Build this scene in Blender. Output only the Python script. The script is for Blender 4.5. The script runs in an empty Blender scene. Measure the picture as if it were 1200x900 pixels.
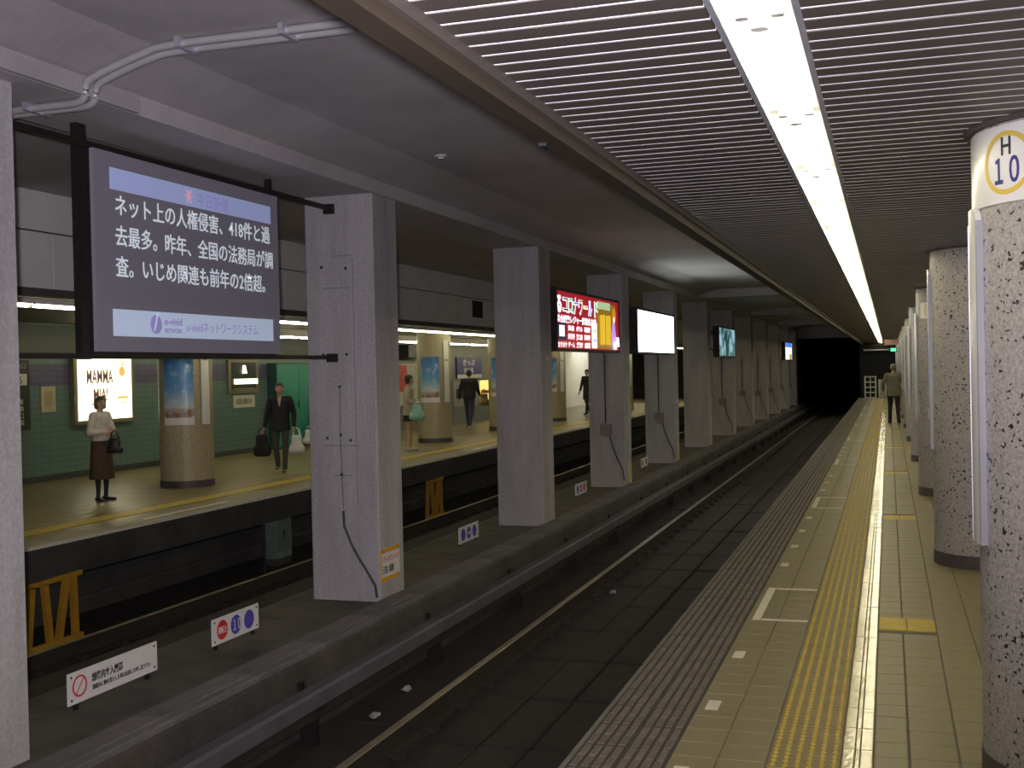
import bpy, bmesh, math, random
import numpy as np
from mathutils import Vector, Matrix
random.seed(7)
C = bpy.context.scene.collection
PI = math.pi
# ------------------------------------------------------------------ camera
cam_d = bpy.data.cameras.new('camera'); cam = bpy.data.objects.new('camera', cam_d); C.objects.link(cam)
F, HCAM, VX, VY, ROLL = 1350.0, 1.65, 1041.0, 424.0, 0.022
yv = np.array([VX-600, VY-450, F]); yv /= np.linalg.norm(yv)
a_ = -ROLL; c_ = -(a_*yv[0]-yv[1])/yv[2]
uv = np.array([a_, -1, c_]); uv /= np.linalg.norm(uv)
xv = np.cross(yv, uv)
Mw = np.array([xv, yv, uv])          # rows: world axes expressed in camera axes (right, down, forward)
rt, dn, fw = Mw[:, 0], Mw[:, 1], Mw[:, 2]
cam.matrix_world = Matrix(((rt[0], -dn[0], -fw[0], 0), (rt[1], -dn[1], -fw[1], 0), (rt[2], -dn[2], -fw[2], HCAM), (0, 0, 0, 1)))
cam_d.sensor_width = 36; cam_d.lens = F/1200*36; cam_d.clip_start = .05; cam_d.clip_end = 300
bpy.context.scene.camera = cam
# ------------------------------------------------------------------ world, flash, exposure
w = bpy.data.worlds.new('world'); bpy.context.scene.world = w; w.use_nodes = True
w.node_tree.nodes['Background'].inputs[0].default_value = (.0006, .0006, .0008, 1)
vs = bpy.context.scene.view_settings
vs.view_transform = 'Standard'; vs.look = 'None'; vs.gamma = 1; vs.use_curve_mapping = False; vs.exposure = 0.0
fl = bpy.data.lights.new('camera_flash', 'SPOT'); fl.energy = 1250; fl.color = (.96, .88, 1.0)
fl.spot_size = math.radians(92); fl.spot_blend = 1.0; fl.shadow_soft_size = .03
flo = bpy.data.objects.new('camera_flash', fl); C.objects.link(flo)
flo.location = (-.05, -.02, HCAM+.07)
flo.rotation_euler = Vector((-5.0, 10.2, 1.6)).to_track_quat('-Z', 'Y').to_euler()
TUBE_NEAR, TUBE_FAR = 24.0, 23.0
CLOSED = 62.0     # where the lit station ends

# ------------------------------------------------------------------ materials
MATS = {}
def mat(name, col, rough=.7, amt=.15, scale=3.0, bump=0.0, bscale=60.0, metal=0.0, emit=None, es=0.0, spec=.5):
    if name in MATS: return MATS[name]
    m = bpy.data.materials.new(name); m.use_nodes = True; nt = m.node_tree; N = nt.nodes; L = nt.links
    b = N['Principled BSDF']
    b.inputs['Roughness'].default_value = rough; b.inputs['Metallic'].default_value = metal
    b.inputs['Specular IOR Level'].default_value = spec
    if amt > 0:
        tc = N.new('ShaderNodeTexCoord'); no = N.new('ShaderNodeTexNoise'); no.inputs['Scale'].default_value = scale
        no.inputs['Detail'].default_value = 6; no.inputs['Roughness'].default_value = .65
        L.new(tc.outputs['Object'], no.inputs['Vector'])
        r = N.new('ShaderNodeValToRGB')
        r.color_ramp.elements[0].position = .3; r.color_ramp.elements[1].position = .7
        r.color_ramp.elements[0].color = (*[max(0, c*(1-amt)) for c in col], 1)
        r.color_ramp.elements[1].color = (*[min(1, c*(1+amt)) for c in col], 1)
        L.new(no.outputs['Fac'], r.inputs['Fac']); L.new(r.outputs['Color'], b.inputs['Base Color'])
    else:
        b.inputs['Base Color'].default_value = (*col, 1)
    if bump > 0:
        tc = N.new('ShaderNodeTexCoord'); n2 = N.new('ShaderNodeTexNoise'); n2.inputs['Scale'].default_value = bscale; n2.inputs['Detail'].default_value = 4
        L.new(tc.outputs['Object'], n2.inputs['Vector'])
        bp = N.new('ShaderNodeBump'); bp.inputs['Strength'].default_value = bump; bp.inputs['Distance'].default_value = .01
        L.new(n2.outputs['Fac'], bp.inputs['Height']); L.new(bp.outputs['Normal'], b.inputs['Normal'])
    if emit is not None:
        b.inputs['Emission Color'].default_value = (*emit, 1); b.inputs['Emission Strength'].default_value = es
    MATS[name] = m; return m

def stained(name, col, dark, rough=.8, scale=.9, streak=(2.5, 2.5, .35), grain=.12, bump=.25):
    """painted concrete with drips and grime"""
    m = bpy.data.materials.new(name); m.use_nodes = True; nt = m.node_tree; N = nt.nodes; L = nt.links; b = N['Principled BSDF']
    b.inputs['Roughness'].default_value = rough
    tc = N.new('ShaderNodeTexCoord'); mp = N.new('ShaderNodeMapping'); mp.inputs['Scale'].default_value = streak
    L.new(tc.outputs['Object'], mp.inputs['Vector'])
    n1 = N.new('ShaderNodeTexNoise'); n1.inputs['Scale'].default_value = scale; n1.inputs['Detail'].default_value = 8; n1.inputs['Roughness'].default_value = .7
    L.new(mp.outputs['Vector'], n1.inputs['Vector'])
    n2 = N.new('ShaderNodeTexNoise'); n2.inputs['Scale'].default_value = 45; n2.inputs['Detail'].default_value = 3
    L.new(tc.outputs['Object'], n2.inputs['Vector'])
    r = N.new('ShaderNodeValToRGB'); r.color_ramp.elements[0].position = .36; r.color_ramp.elements[1].position = .56
    r.color_ramp.elements[0].color = (*dark, 1); r.color_ramp.elements[1].color = (*col, 1)
    L.new(n1.outputs['Fac'], r.inputs['Fac'])
    mx = N.new('ShaderNodeMix'); mx.data_type = 'RGBA'; mx.blend_type = 'MULTIPLY'; mx.inputs['Factor'].default_value = 1
    r2 = N.new('ShaderNodeValToRGB'); r2.color_ramp.elements[0].color = (1-grain*2, 1-grain*2, 1-grain*2, 1); r2.color_ramp.elements[1].color = (1, 1, 1, 1)
    r2.color_ramp.elements[0].position = .3; r2.color_ramp.elements[1].position = .7
    L.new(n2.outputs['Fac'], r2.inputs['Fac']); L.new(r.outputs['Color'], mx.inputs['A']); L.new(r2.outputs['Color'], mx.inputs['B'])
    L.new(mx.outputs['Result'], b.inputs['Base Color'])
    bp = N.new('ShaderNodeBump'); bp.inputs['Strength'].default_value = bump; bp.inputs['Distance'].default_value = .01
    L.new(n2.outputs['Fac'], bp.inputs['Height']); L.new(bp.outputs['Normal'], b.inputs['Normal'])
    MATS[name] = m; return m

def terrazzo(name, col, chip, scale=26, thr=.22):
    m = bpy.data.materials.new(name); m.use_nodes = True; nt = m.node_tree; N = nt.nodes; L = nt.links; b = N['Principled BSDF']
    b.inputs['Roughness'].default_value = .42
    tc = N.new('ShaderNodeTexCoord')
    dn_ = N.new('ShaderNodeTexNoise'); dn_.inputs['Scale'].default_value = 35; dn_.inputs['Detail'].default_value = 2
    L.new(tc.outputs['Object'], dn_.inputs['Vector'])
    vm = N.new('ShaderNodeVectorMath'); vm.operation = 'MULTIPLY_ADD'; vm.inputs[1].default_value = (.05, .05, .05)
    L.new(dn_.outputs['Color'], vm.inputs[0]); L.new(tc.outputs['Object'], vm.inputs[2])
    vo = N.new('ShaderNodeTexVoronoi'); vo.inputs['Scale'].default_value = scale; L.new(vm.outputs['Vector'], vo.inputs['Vector'])
    sep = N.new('ShaderNodeSeparateColor'); L.new(vo.outputs['Color'], sep.inputs['Color'])
    mul = N.new('ShaderNodeMath'); mul.operation = 'MULTIPLY'; mul.inputs[1].default_value = thr*1.7
    L.new(sep.outputs['Red'], mul.inputs[0])
    lt = N.new('ShaderNodeMath'); lt.operation = 'LESS_THAN'; L.new(vo.outputs['Distance'], lt.inputs[0]); L.new(mul.outputs['Value'], lt.inputs[1])
    n2 = N.new('ShaderNodeTexNoise'); n2.inputs['Scale'].default_value = 80; n2.inputs['Detail'].default_value = 4; L.new(tc.outputs['Object'], n2.inputs['Vector'])
    r = N.new('ShaderNodeValToRGB'); r.color_ramp.elements[0].position = .35; r.color_ramp.elements[1].position = .65
    r.color_ramp.elements[0].color = (*[c*.72 for c in col], 1); r.color_ramp.elements[1].color = (*[c*1.15 for c in col], 1)
    L.new(n2.outputs['Fac'], r.inputs['Fac'])
    mx = N.new('ShaderNodeMix'); mx.data_type = 'RGBA'; L.new(lt.outputs['Value'], mx.inputs['Factor'])
    L.new(r.outputs['Color'], mx.inputs['A']); mx.inputs['B'].default_value = (*chip, 1)
    L.new(mx.outputs['Result'], b.inputs['Base Color'])
    MATS[name] = m; return m

def emis(name, col, s):
    m = bpy.data.materials.new(name); m.use_nodes = True; N = m.node_tree.nodes; b = N['Principled BSDF']
    b.inputs['Base Color'].default_value = (*[min(.8, c) for c in col], 1); b.inputs['Roughness'].default_value = .4
    b.inputs['Emission Color'].default_value = (*col, 1); b.inputs['Emission Strength'].default_value = s
    MATS[name] = m; return m

def print_sky(name, horizon=.22, lit=0.0):
    """printed poster: blue sky, clouds, pale ground (flat print)"""
    m = bpy.data.materials.new(name); m.use_nodes = True; nt = m.node_tree; N = nt.nodes; L = nt.links; b = N['Principled BSDF']
    b.inputs['Roughness'].default_value = .35
    tc = N.new('ShaderNodeTexCoord'); sx = N.new('ShaderNodeSeparateXYZ'); L.new(tc.outputs['Generated'], sx.inputs['Vector'])
    r = N.new('ShaderNodeValToRGB'); e = r.color_ramp.elements
    e[0].position = 0; e[0].color = (.55, .55, .57, 1); e[1].position = 1; e[1].color = (.03, .13, .42, 1)
    for p, c in ((.12, (.6, .6, .62, 1)), (.13, (.35, .25, .2, 1)), (.22, (.45, .38, .36, 1)), (.26, (.5, .58, .68, 1)), (.5, (.12, .32, .62, 1))):
        q = e.new(p); q.color = c
    L.new(sx.outputs['Z'], r.inputs['Fac'])
    mp = N.new('ShaderNodeMapping'); mp.inputs['Scale'].default_value = (2, 2, 6); L.new(tc.outputs['Generated'], mp.inputs['Vector'])
    n = N.new('ShaderNodeTexNoise'); n.inputs['Scale'].default_value = 1.3; n.inputs['Detail'].default_value = 6; L.new(mp.outputs['Vector'], n.inputs['Vector'])
    r2 = N.new('ShaderNodeValToRGB'); r2.color_ramp.elements[0].position = .52; r2.color_ramp.elements[1].position = .75
    L.new(n.outputs['Fac'], r2.inputs['Fac'])
    mx = N.new('ShaderNodeMix'); mx.data_type = 'RGBA'; mx.inputs['B'].default_value = (.62, .66, .72, 1)
    L.new(r2.outputs['Color'], mx.inputs['Factor']); L.new(r.outputs['Color'], mx.inputs['A'])
    L.new(mx.outputs['Result'], b.inputs['Base Color'])
    if lit:
        L.new(mx.outputs['Result'], b.inputs['Emission Color']); b.inputs['Emission Strength'].default_value = lit
    MATS[name] = m; return m

pillar_m = stained('painted_concrete', (.50, .48, .49), (.37, .35, .355))
ceil_m = stained('ceiling_plaster', (.50, .48, .49), (.42, .40, .41), streak=(1, 1, 1), grain=.05, bump=.1)
beam_m = stained('beam_paint', (.42, .40, .41), (.34, .33, .33), streak=(1, .6, 1), grain=.05, bump=.1)
bulk_m = mat('bulkhead_panel_paint', (.84, .85, .82), .5, .06, 2)
joint_m = mat('dark_joint', (.03, .03, .03), .8, 0)
tile_m = mat('platform_tile', (.235, .20, .10), .42, .14, 1.7, .08, 120)
grout_m = mat('tile_grout', (.13, .12, .10), .85, .2, 5)
gold_m = mat('glazed_gold_tile', (.46, .37, .15), .16, .18, 6, .25, 14, spec=.9)
olive_m = mat('tactile_base', (.22, .17, .075), .5, .2, 5)
yellow_m = mat('tactile_yellow', (.50, .36, .035), .4, .2, 9)
patch_m = mat('yellow_marker', (.50, .36, .03), .5, .15, 9, .2, 90)
white_m = mat('white_marking', (.66, .63, .52), .6, .12, 12)
edge_m = mat('ribbed_edge_tile', (.145, .12, .095), .55, .4, 4, .08, 60)
edgegrout_m = mat('edge_grout', (.05, .043, .036), .9, .2, 5)
cope_m = mat('platform_edge_concrete', (.15, .14, .125), .7, .25, 3)
dark_m = mat('dark_concrete', (.045, .042, .040), .9, .4, 1.6, .4, 20)  # dark mottled concrete with a rough surface
black_m = mat('unlit_tunnel_soot', (.008, .008, .008), .95, .2, 2)  # soot taken to near black, darkness of the unlit tunnel in the colour
median_m = stained('divider_concrete', (.105, .092, .078), (.05, .044, .04), streak=(1.5, 1.5, 1), grain=.15)
trough_m = stained('cable_trough_concrete', (.19, .175, .18), (.10, .093, .096), streak=(2, 1, 1), grain=.12)
trackm = stained('track_slab', (.026, .023, .020), (.011, .010, .009), streak=(2, 2, 1), grain=.2, bump=.4)  # albedo lowered so the colour carries the shade over the track
slab_m = stained('track_panel_slab', (.036, .026, .02), (.014, .012, .011), streak=(3, 3, 1), grain=.2)  # panel colour lowered for the same track shade
rail_m = mat('rail_steel', (.32, .27, .20), .38, .15, 8, metal=.7)
railside_m = mat('rail_rust', (.022, .017, .013), .8, .3, 8)
slat_m = mat('ceiling_slat_brown', (.085, .073, .062), .5, .06, 2, spec=.5)
glint_m = mat('slat_edge_glint', (.93, .92, .95), .5, 0, metal=0)  # near-white strip paints the flash highlight along each slat edge
trim_m = mat('edge_trim_bronze', (.05, .038, .026), .5, .1, 3)
alu_m = mat('aluminium', (.45, .46, .52), .45, .05, 4, metal=.5)
troughw_m = mat('white_reflector', (.85, .85, .82), .5, 0)
holder_m = mat('lamp_holder_white', (.75, .72, .66), .5, 0)
tube_near = emis('tube_glow', (1.0, .91, .62), TUBE_NEAR)
tube_far = emis('tube_glow_far', (1.0, .91, .60), TUBE_FAR)
terr_m = terrazzo('terrazzo', (.40, .375, .36), (.022, .02, .022), 40, .225)
terr2_m = terrazzo('terrazzo_brown', (.42, .36, .23), (.14, .12, .09), 50, .2)
ring_m = mat('dark_granite_ring', (.075, .062, .062), .5, .3, 40)
white_pl = mat('white_panel', (.78, .78, .76), .25, 0)
sign_w = mat('white_sign_plate', (.72, .70, .70), .45, .04, 6)
ink = mat('black_ink', (.02, .02, .03), .5, 0)
navy = mat('navy_ink', (.03, .03, .22), .5, 0)
red_i = mat('red_ink', (.6, .03, .03), .5, 0)
blue_i = mat('blue_ink', (.085, .07, .42), .5, 0)
yel_i = mat('yellow_ink', (.70, .52, .08), .4, 0)
orange_i = mat('orange_ink', (.75, .38, .02), .5, 0)
steel_d = mat('dark_steel', (.030, .026, .024), .5, .2, 8, metal=.5)
pipe_m = mat('grey_conduit', (.42, .41, .42), .4, .06, 8, metal=.2)
orange_m = mat('orange_yellow_paint', (.42, .22, .015), .55, .15, 8)
skin_m = mat('skin', (.46, .29, .19), .55, .05, 8)

# ------------------------------------------------------------------ helpers
def obj(name, me, parent=None, loc=None, label=None, cat=None, group=None, kind=None):
    o = bpy.data.objects.new(name, me); C.objects.link(o)
    if parent is not None: o.parent = parent
    if loc is not None: o.location = loc
    if label: o['label'] = label
    if cat: o['category'] = cat
    if group: o['group'] = group
    if kind: o['kind'] = kind
    return o
def empty(name, loc, label, cat, group=None, rz=0, kind=None):
    o = obj(name, None, None, loc, label, cat, group, kind); o.rotation_euler = (0, 0, rz); o.empty_display_size = .1; return o
class MB:
    def __init__(s): s.v = []; s.f = []; s.m = []
    def add(s, vs, fs, mi=0):
        k = len(s.v); s.v += [tuple(v) for v in vs]; s.f += [tuple(i+k for i in f) for f in fs]; s.m += [mi]*len(fs); return s
    def box(s, x0, x1, y0, y1, z0, z1, mi=0):
        vs = [(x0, y0, z0), (x1, y0, z0), (x1, y1, z0), (x0, y1, z0), (x0, y0, z1), (x1, y0, z1), (x1, y1, z1), (x0, y1, z1)]
        return s.add(vs, [(0, 3, 2, 1), (4, 5, 6, 7), (0, 1, 5, 4), (1, 2, 6, 5), (2, 3, 7, 6), (3, 0, 4, 7)], mi)
    def tile(s, x0, x1, y0, y1, z0, z1, b=.004, mi=0):     # box with chamfered top edge
        c = z1-b
        vs = [(x0, y0, z0), (x1, y0, z0), (x1, y1, z0), (x0, y1, z0), (x0, y0, c), (x1, y0, c), (x1, y1, c), (x0, y1, c),
              (x0+b, y0+b, z1), (x1-b, y0+b, z1), (x1-b, y1-b, z1), (x0+b, y1-b, z1)]
        fs = [(8, 9, 10, 11)]
        for i in range(4):
            j = (i+1) % 4; fs += [(i, j, 4+j, 4+i), (4+i, 4+j, 8+j, 8+i)]
        return s.add(vs, fs, mi)
    def tube(s, pts, r, n=8, mi=0):
        pts = [Vector(p) for p in pts]; rings = []
        for i, p in enumerate(pts):
            t = (pts[min(i+1, len(pts)-1)]-pts[max(i-1, 0)]).normalized()
            up = Vector((0, 0, 1)) if abs(t.z) < .9 else Vector((1, 0, 0))
            a = t.cross(up).normalized(); b = t.cross(a)
            rr = r[i] if isinstance(r, (list, tuple)) else r
            rings.append([p+(a*math.cos(2*PI*k/n)+b*math.sin(2*PI*k/n))*rr for k in range(n)])
        vs = [v for q in rings for v in q]; fs = []
        for i in range(len(pts)-1):
            for k in range(n): fs.append((i*n+k, i*n+(k+1) % n, (i+1)*n+(k+1) % n, (i+1)*n+k))
        fs.append(tuple(range(n-1, -1, -1))); fs.append(tuple((len(pts)-1)*n+k for k in range(n)))
        return s.add(vs, fs, mi)
    def beam(s, p0, p1, w, h=None, mi=0):      # rectangular bar
        h = h or w; p0 = Vector(p0); p1 = Vector(p1); t = (p1-p0).normalized()
        up = Vector((0, 0, 1)) if abs(t.z) < .9 else Vector((0, 1, 0))
        a = t.cross(up).normalized()*w/2; b = t.cross(a).normalized()*h/2
        vs = [p+q for p in (p0, p1) for q in (a+b, a-b, -a-b, -a+b)]
        return s.add(vs, [(0, 1, 2, 3), (7, 6, 5, 4), (0, 4, 5, 1), (1, 5, 6, 2), (2, 6, 7, 3), (3, 7, 4, 0)], mi)
    def cyl(s, x, y, r, z0, z1, n=48, mi=0):
        vs = [(x+r*math.cos(2*PI*k/n), y+r*math.sin(2*PI*k/n), z) for z in (z0, z1) for k in range(n)]
        fs = [(k, (k+1) % n, n+(k+1) % n, n+k) for k in range(n)]+[tuple(range(n-1, -1, -1)), tuple(range(n, 2*n))]
        return s.add(vs, fs, mi)
    def arc(s, r0, r1, a0, a1, z0, z1, n=16, round_top=0, mi=0):   # curved slab round the origin; angles in degrees
        vs = []
        for k in range(n+1):
            u = k/n; a = math.radians(a0+(a1-a0)*u)
            zt = z1
            if round_top:
                d = min(u, 1-u)*math.radians(abs(a1-a0))*r1
                if d < round_top: zt = z1-round_top+math.sqrt(max(0, round_top**2-(round_top-d)**2))
            for r in (r0, r1):
                for z in (z0, zt): vs.append((r*math.cos(a), r*math.sin(a), z))
        fs = []
        for k in range(n):
            i = 4*k; j = i+4
            fs += [(i+2, j+2, j+3, i+3), (i, i+1, j+1, j), (i+1, i+3, j+3, j+1), (i, j, j+2, i+2)]
        fs += [(0, 2, 3, 1), (4*n, 4*n+1, 4*n+3, 4*n+2)]
        return s.add(vs, fs, mi)
    def mesh(s, name, mats, smooth=False):
        me = bpy.data.meshes.new(name); me.from_pydata(s.v, [], s.f)
        if not isinstance(mats, (list, tuple)): mats = [mats]
        for m in mats: me.materials.append(m)
        me.polygons.foreach_set('material_index', s.m)
        me.validate()
        bm = bmesh.new(); bm.from_mesh(me); bmesh.ops.recalc_face_normals(bm, faces=bm.faces); bm.to_mesh(me); bm.free()
        if smooth:
            me.polygons.foreach_set('use_smooth', [True]*len(me.polygons))
            me.set_sharp_from_angle(angle=math.radians(40))
        return me
    def build(s, name, mats, parent=None, smooth=False, **k):
        return obj(name, s.mesh(name, mats, smooth), parent, **k)
def box(name, b, m, parent=None, **k): return MB().box(*b).build(name, m, parent, **k)

def text_mesh(body, size, m, extr=.001, bold=0.0, sx=1.0, align='LEFT', spacing=1.0):
    cu = bpy.data.curves.new('lettering', 'FONT'); cu.body = body; cu.size = size; cu.extrude = extr; cu.offset = bold
    cu.align_x = align; cu.space_character = spacing; cu.resolution_u = 3
    o = bpy.data.objects.new('tmp', cu); C.objects.link(o)
    bpy.context.view_layer.update()
    me = bpy.data.meshes.new_from_object(o.evaluated_get(bpy.context.evaluated_depsgraph_get()))
    bpy.data.objects.remove(o); bpy.data.curves.remove(cu)
    me.materials.clear(); me.materials.append(m)
    if sx != 1: me.transform(Matrix.Diagonal((sx, 1, 1, 1)))
    return me
# text on a plane facing +X (seen from the near platform): text runs along +Y, up is +Z
FX = Matrix(((0, 0, 1, 0), (1, 0, 0, 0), (0, 1, 0, 0), (0, 0, 0, 1)))
def text_x(body, size, m, X, Y, Z, parent, width=None, **k):
    me = text_mesh(body, size, m, **k)
    if width:
        xs = [v.co.x for v in me.vertices]; wd = max(xs)-min(xs); me.transform(Matrix.Diagonal((width/wd, 1, 1, 1)))
    me.transform(Matrix.Translation((X, Y, Z)) @ FX)
    return obj('lettering', me, parent)
def disc_x(mb, X, Y, Z, r, t=.002, n=32, mi=0, r_in=0):
    if r_in == 0:
        vs = [(X+d, Y+r*math.cos(2*PI*k/n), Z+r*math.sin(2*PI*k/n)) for d in (0, t) for k in range(n)]
        mb.add(vs, [(k, (k+1) % n, n+(k+1) % n, n+k) for k in range(n)]+[tuple(range(n)), tuple(range(n, 2*n))], mi)
    else:
        vs = [(X+d, Y+q*math.cos(2*PI*k/n), Z+q*math.sin(2*PI*k/n)) for d in (0, t) for q in (r, r_in) for k in range(n)]
        fs = []
        for k in range(n):
            j = (k+1) % n
            fs += [(k, j, 2*n+j, 2*n+k), (n+k, 3*n+k, 3*n+j, n+j), (2*n+k, 2*n+j, 3*n+j, 3*n+k), (k, n+k, n+j, j)]
        mb.add(vs, fs, mi)
    return mb

Y0, Y1 = -4.0, 62.0
# ================================================================== STRUCTURE
# ---- near platform floor
XE = -1.33
floor = box('floor', (XE+.01, 2.83, Y0, 56.0, -.32, -.006), grout_m, kind='structure', label='beige tiled platform floor with a yellow tactile line beside the track')
MB().box(XE, XE+.022, Y0, 56, -.34, -.003).build('edge_nosing', cope_m, floor)
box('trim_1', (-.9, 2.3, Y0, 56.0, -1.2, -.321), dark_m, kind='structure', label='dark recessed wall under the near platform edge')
random.seed(3)
def inst(name, me, parent, loc):
    o = bpy.data.objects.new(name, me); C.objects.link(o); o.parent = parent; o.location = loc; return o
# beige tiles: columns measured from the photograph
ROW = .1925
cols = [(-.905, -.712), (-.708, -.512), (-.086, .054), (.058, .252), (.256, .452), (.456, .652)]
tmesh = {}
for ci, (x0, x1) in enumerate(cols):
    tmesh[ci] = MB().tile(0, x1-x0-.004, .0025, ROW-.0025, -.006, 0, .003).mesh('tile', tile_m)
marker_y = [7.62+5.22*k for k in range(9)]
rest = MB(); n_t = 0
r0, yy = 0, 3.3
rows = []
while yy < 55.8: rows.append(yy); yy += ROW
for y in rows:
    for ci, (x0, x1) in enumerate(cols):
        if ci in (2, 3) and any(abs(y+ROW/2-m) < ROW*.98 for m in marker_y): continue
        if n_t < 298: inst('tile', tmesh[ci], floor, (x0+.002, y, random.uniform(-.0008, .0004))); n_t += 1
        else: rest.tile(x0+.002, x1-.002, y+.0025, y+ROW-.0025, -.006, random.uniform(-.0006, .0004), .003)
rest.build('tile', tile_m, floor, kind='stuff')
back = MB(); y = 1.0
xx = [.656+.196*k for k in range(8)]
while y < 55.8:
    for x in xx:
        back.tile(x, x+.192, y+.003, y+.385, -.006, 0, .003)
    y += .388
for y in [-3.9+ROW*k for k in range(37)]:
    for x0, x1 in cols: back.tile(x0, x1, y+.003, y+ROW-.003, -.006, 0, .003)
back.build('tile', tile_m, floor, kind='stuff')
# yellow markers
for my in marker_y:
    for x0, x1 in ((-.084, .08), (.084, .25)):
        MB().tile(x0, x1, my-.175, my+.175, -.006, .001, .003).build('marker_tile', patch_m, floor)
# ribbed dark edge tiles: two columns, rows of .30
def rib_tile(w_):
    mb = MB().box(.003, w_-.003, .003, .297, -.006, -.003, 1)
    n = 4; p = (w_-.01)/n
    for k in range(n):
        x = .005+k*p
        mb.tile(x+.006, x+p-.009, .012, .140, -.003, .003, .004); mb.tile(x+.008, x+p-.009, .152, .286, -.003, .003, .004)
    return mb.mesh('ribbed_tile', [edge_m, edgegrout_m])
rt_a = rib_tile(.199)
xs_e = [-1.307, -1.107]
n_r = 0; y = 3.4; restr = MB()
while y < 55.6:
    for x in xs_e:
        if n_r < 290: inst('ribbed_tile', rt_a, floor, (x, y, random.uniform(-.0015, .0005))); n_r += 1
        else:
            [restr.box(x+.005+.05*q, x+.043+.05*q, y+.006, y+.290, -.006, .001) for q in range(4)]
    y += .30
if restr.v: restr.build('ribbed_tile', edge_m, floor, kind='stuff')
MB().box(-1.307, -.906, Y0, 55.9, -.006, -.0045).build('edge_bedding', edgegrout_m, floor)
# tactile tiles
tt = MB().tile(.002, .290, .002, .298, -.006, 0, .002)
for i in range(6):
    for j in range(6):
        cx, cy = .025+i*.0485, .025+j*.05
        n = 6; r1, r2 = .0135, .008
        vs = [(cx+r1*math.cos(PI/3*k), cy+r1*1.1*math.sin(PI/3*k), 0) for k in range(n)]+[(cx+r2*math.cos(PI/3*k), cy+r2*1.1*math.sin(PI/3*k), .006) for k in range(n)]
        tt.add(vs, [(k, (k+1) % n, n+(k+1) % n, n+k) for k in range(n)]+[tuple(range(n, 2*n))], 1)
    tt.box(.0205+i*.0485, .0295+i*.0485, .004, .296, 0, .0012, 1)
ttm = tt.mesh('tactile_tile', [olive_m, yellow_m]); y = 3.3
while y < 55.6:
    inst('tactile_tile', ttm, floor, (-.508, y, 0)); y += .30
# glazed gold tiles in three strips
gt = MB().tile(.002, .052, .002, .298, -.006, .001, .003).tile(.055, .073, .002, .298, -.006, .0005, .002).tile(.076, .126, .002, .298, -.006, .001, .003)
gtm = gt.mesh('gold_tile', gold_m); y = 3.3
while y < 55.6:
    g = inst('gold_tile', gtm, floor, (-.216, y, random.uniform(-.0006, .0004))); g.rotation_euler = (random.uniform(-.006, .006), random.uniform(-.008, .008), 0); y += .30
# white boarding marks
def mark(x0, x1, y0, y1): MB().tile(x0, x1, y0, y1, -.001, .0022, .001).build('boarding_mark', white_m, floor)
for base in (7.55, 12.65+.9, 19.0+.4, 25.4, 31.3, 37.2, 43.1):
    mark(-.868, -.815, base, base+1.1); mark(-.81, -.52, base+1.06, base+1.1); mark(-.81, -.52, base, base+.04)
for y in (4.55, 5.52, 6.54, 9.6, 10.6, 11.6, 12.6, 15.4, 16.4, 17.4, 21.2, 22.2, 23.2, 27.2, 28.2):
    mark(-.868, -.806, y, y+.155)

# ---- ceiling over the near platform: slats, light trough, edge trim
ceiling = box('ceiling', (-1.12, 2.95, Y0, CLOSED, 2.62, 2.75), dark_m, kind='structure', label='brown slatted metal ceiling over the near platform with thin painted edge highlights')
PITCH = .1065
def slat_mesh(L_):
    mb = MB().box(0, L_, 0, PITCH-.018, .0, .012)
    mb.box(0, L_, PITCH-.014, PITCH-.004, .0, .012, 1)
    return mb.mesh('slat', [slat_m, glint_m])
sl_l, sl_r = slat_mesh(.688), slat_mesh(1.86)
ns = 0; y = 1.75; rs = MB()
while y < CLOSED-.2:
    for (x, L_, me) in ((-1.112, .688, sl_l), (-.198, 1.86, sl_r)):
        if ns < 300: inst('slat', me, ceiling, (x, y, 2.55+random.uniform(-.0008, .0008))); ns += 1
        else:
            rs.box(x, x+L_, y, y+PITCH-.018, 2.55, 2.562, 0); rs.box(x, x+L_, y+PITCH-.014, y+PITCH-.004, 2.55, 2.562, 1)
    y += PITCH
rs.build('slat', [slat_m, glint_m], ceiling, kind='stuff')
MB().box(2.0, 2.95, Y0, CLOSED, 2.55, 2.57).box(-1.112, 2.0, Y0, 1.7, 2.555, 2.57).build('blank_panel', slat_m, ceiling)
tr = box('trim_2', (-1.19, -1.12, Y0, CLOSED, 2.50, 3.56), beam_m, kind='structure', label='vertical upstand between the slatted ceiling and the plaster ceiling')
t2 = MB().box(-1.195, -1.112, Y0, CLOSED, 2.475, 2.535).build('trim_3', trim_m, kind='structure', label='brown metal edge trim of the slatted ceiling')
MB().box(-1.112, -1.09, Y0, CLOSED, 2.515, 2.56).build('trim_3_angle', slat_m, t2)
MB().box(-1.20, -1.17, 4.04, 4.12, 2.465, 2.50).build('speaker_clip', ink, None, label='small black clip under the brown edge trim of the slatted ceiling', cat='clip')

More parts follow.
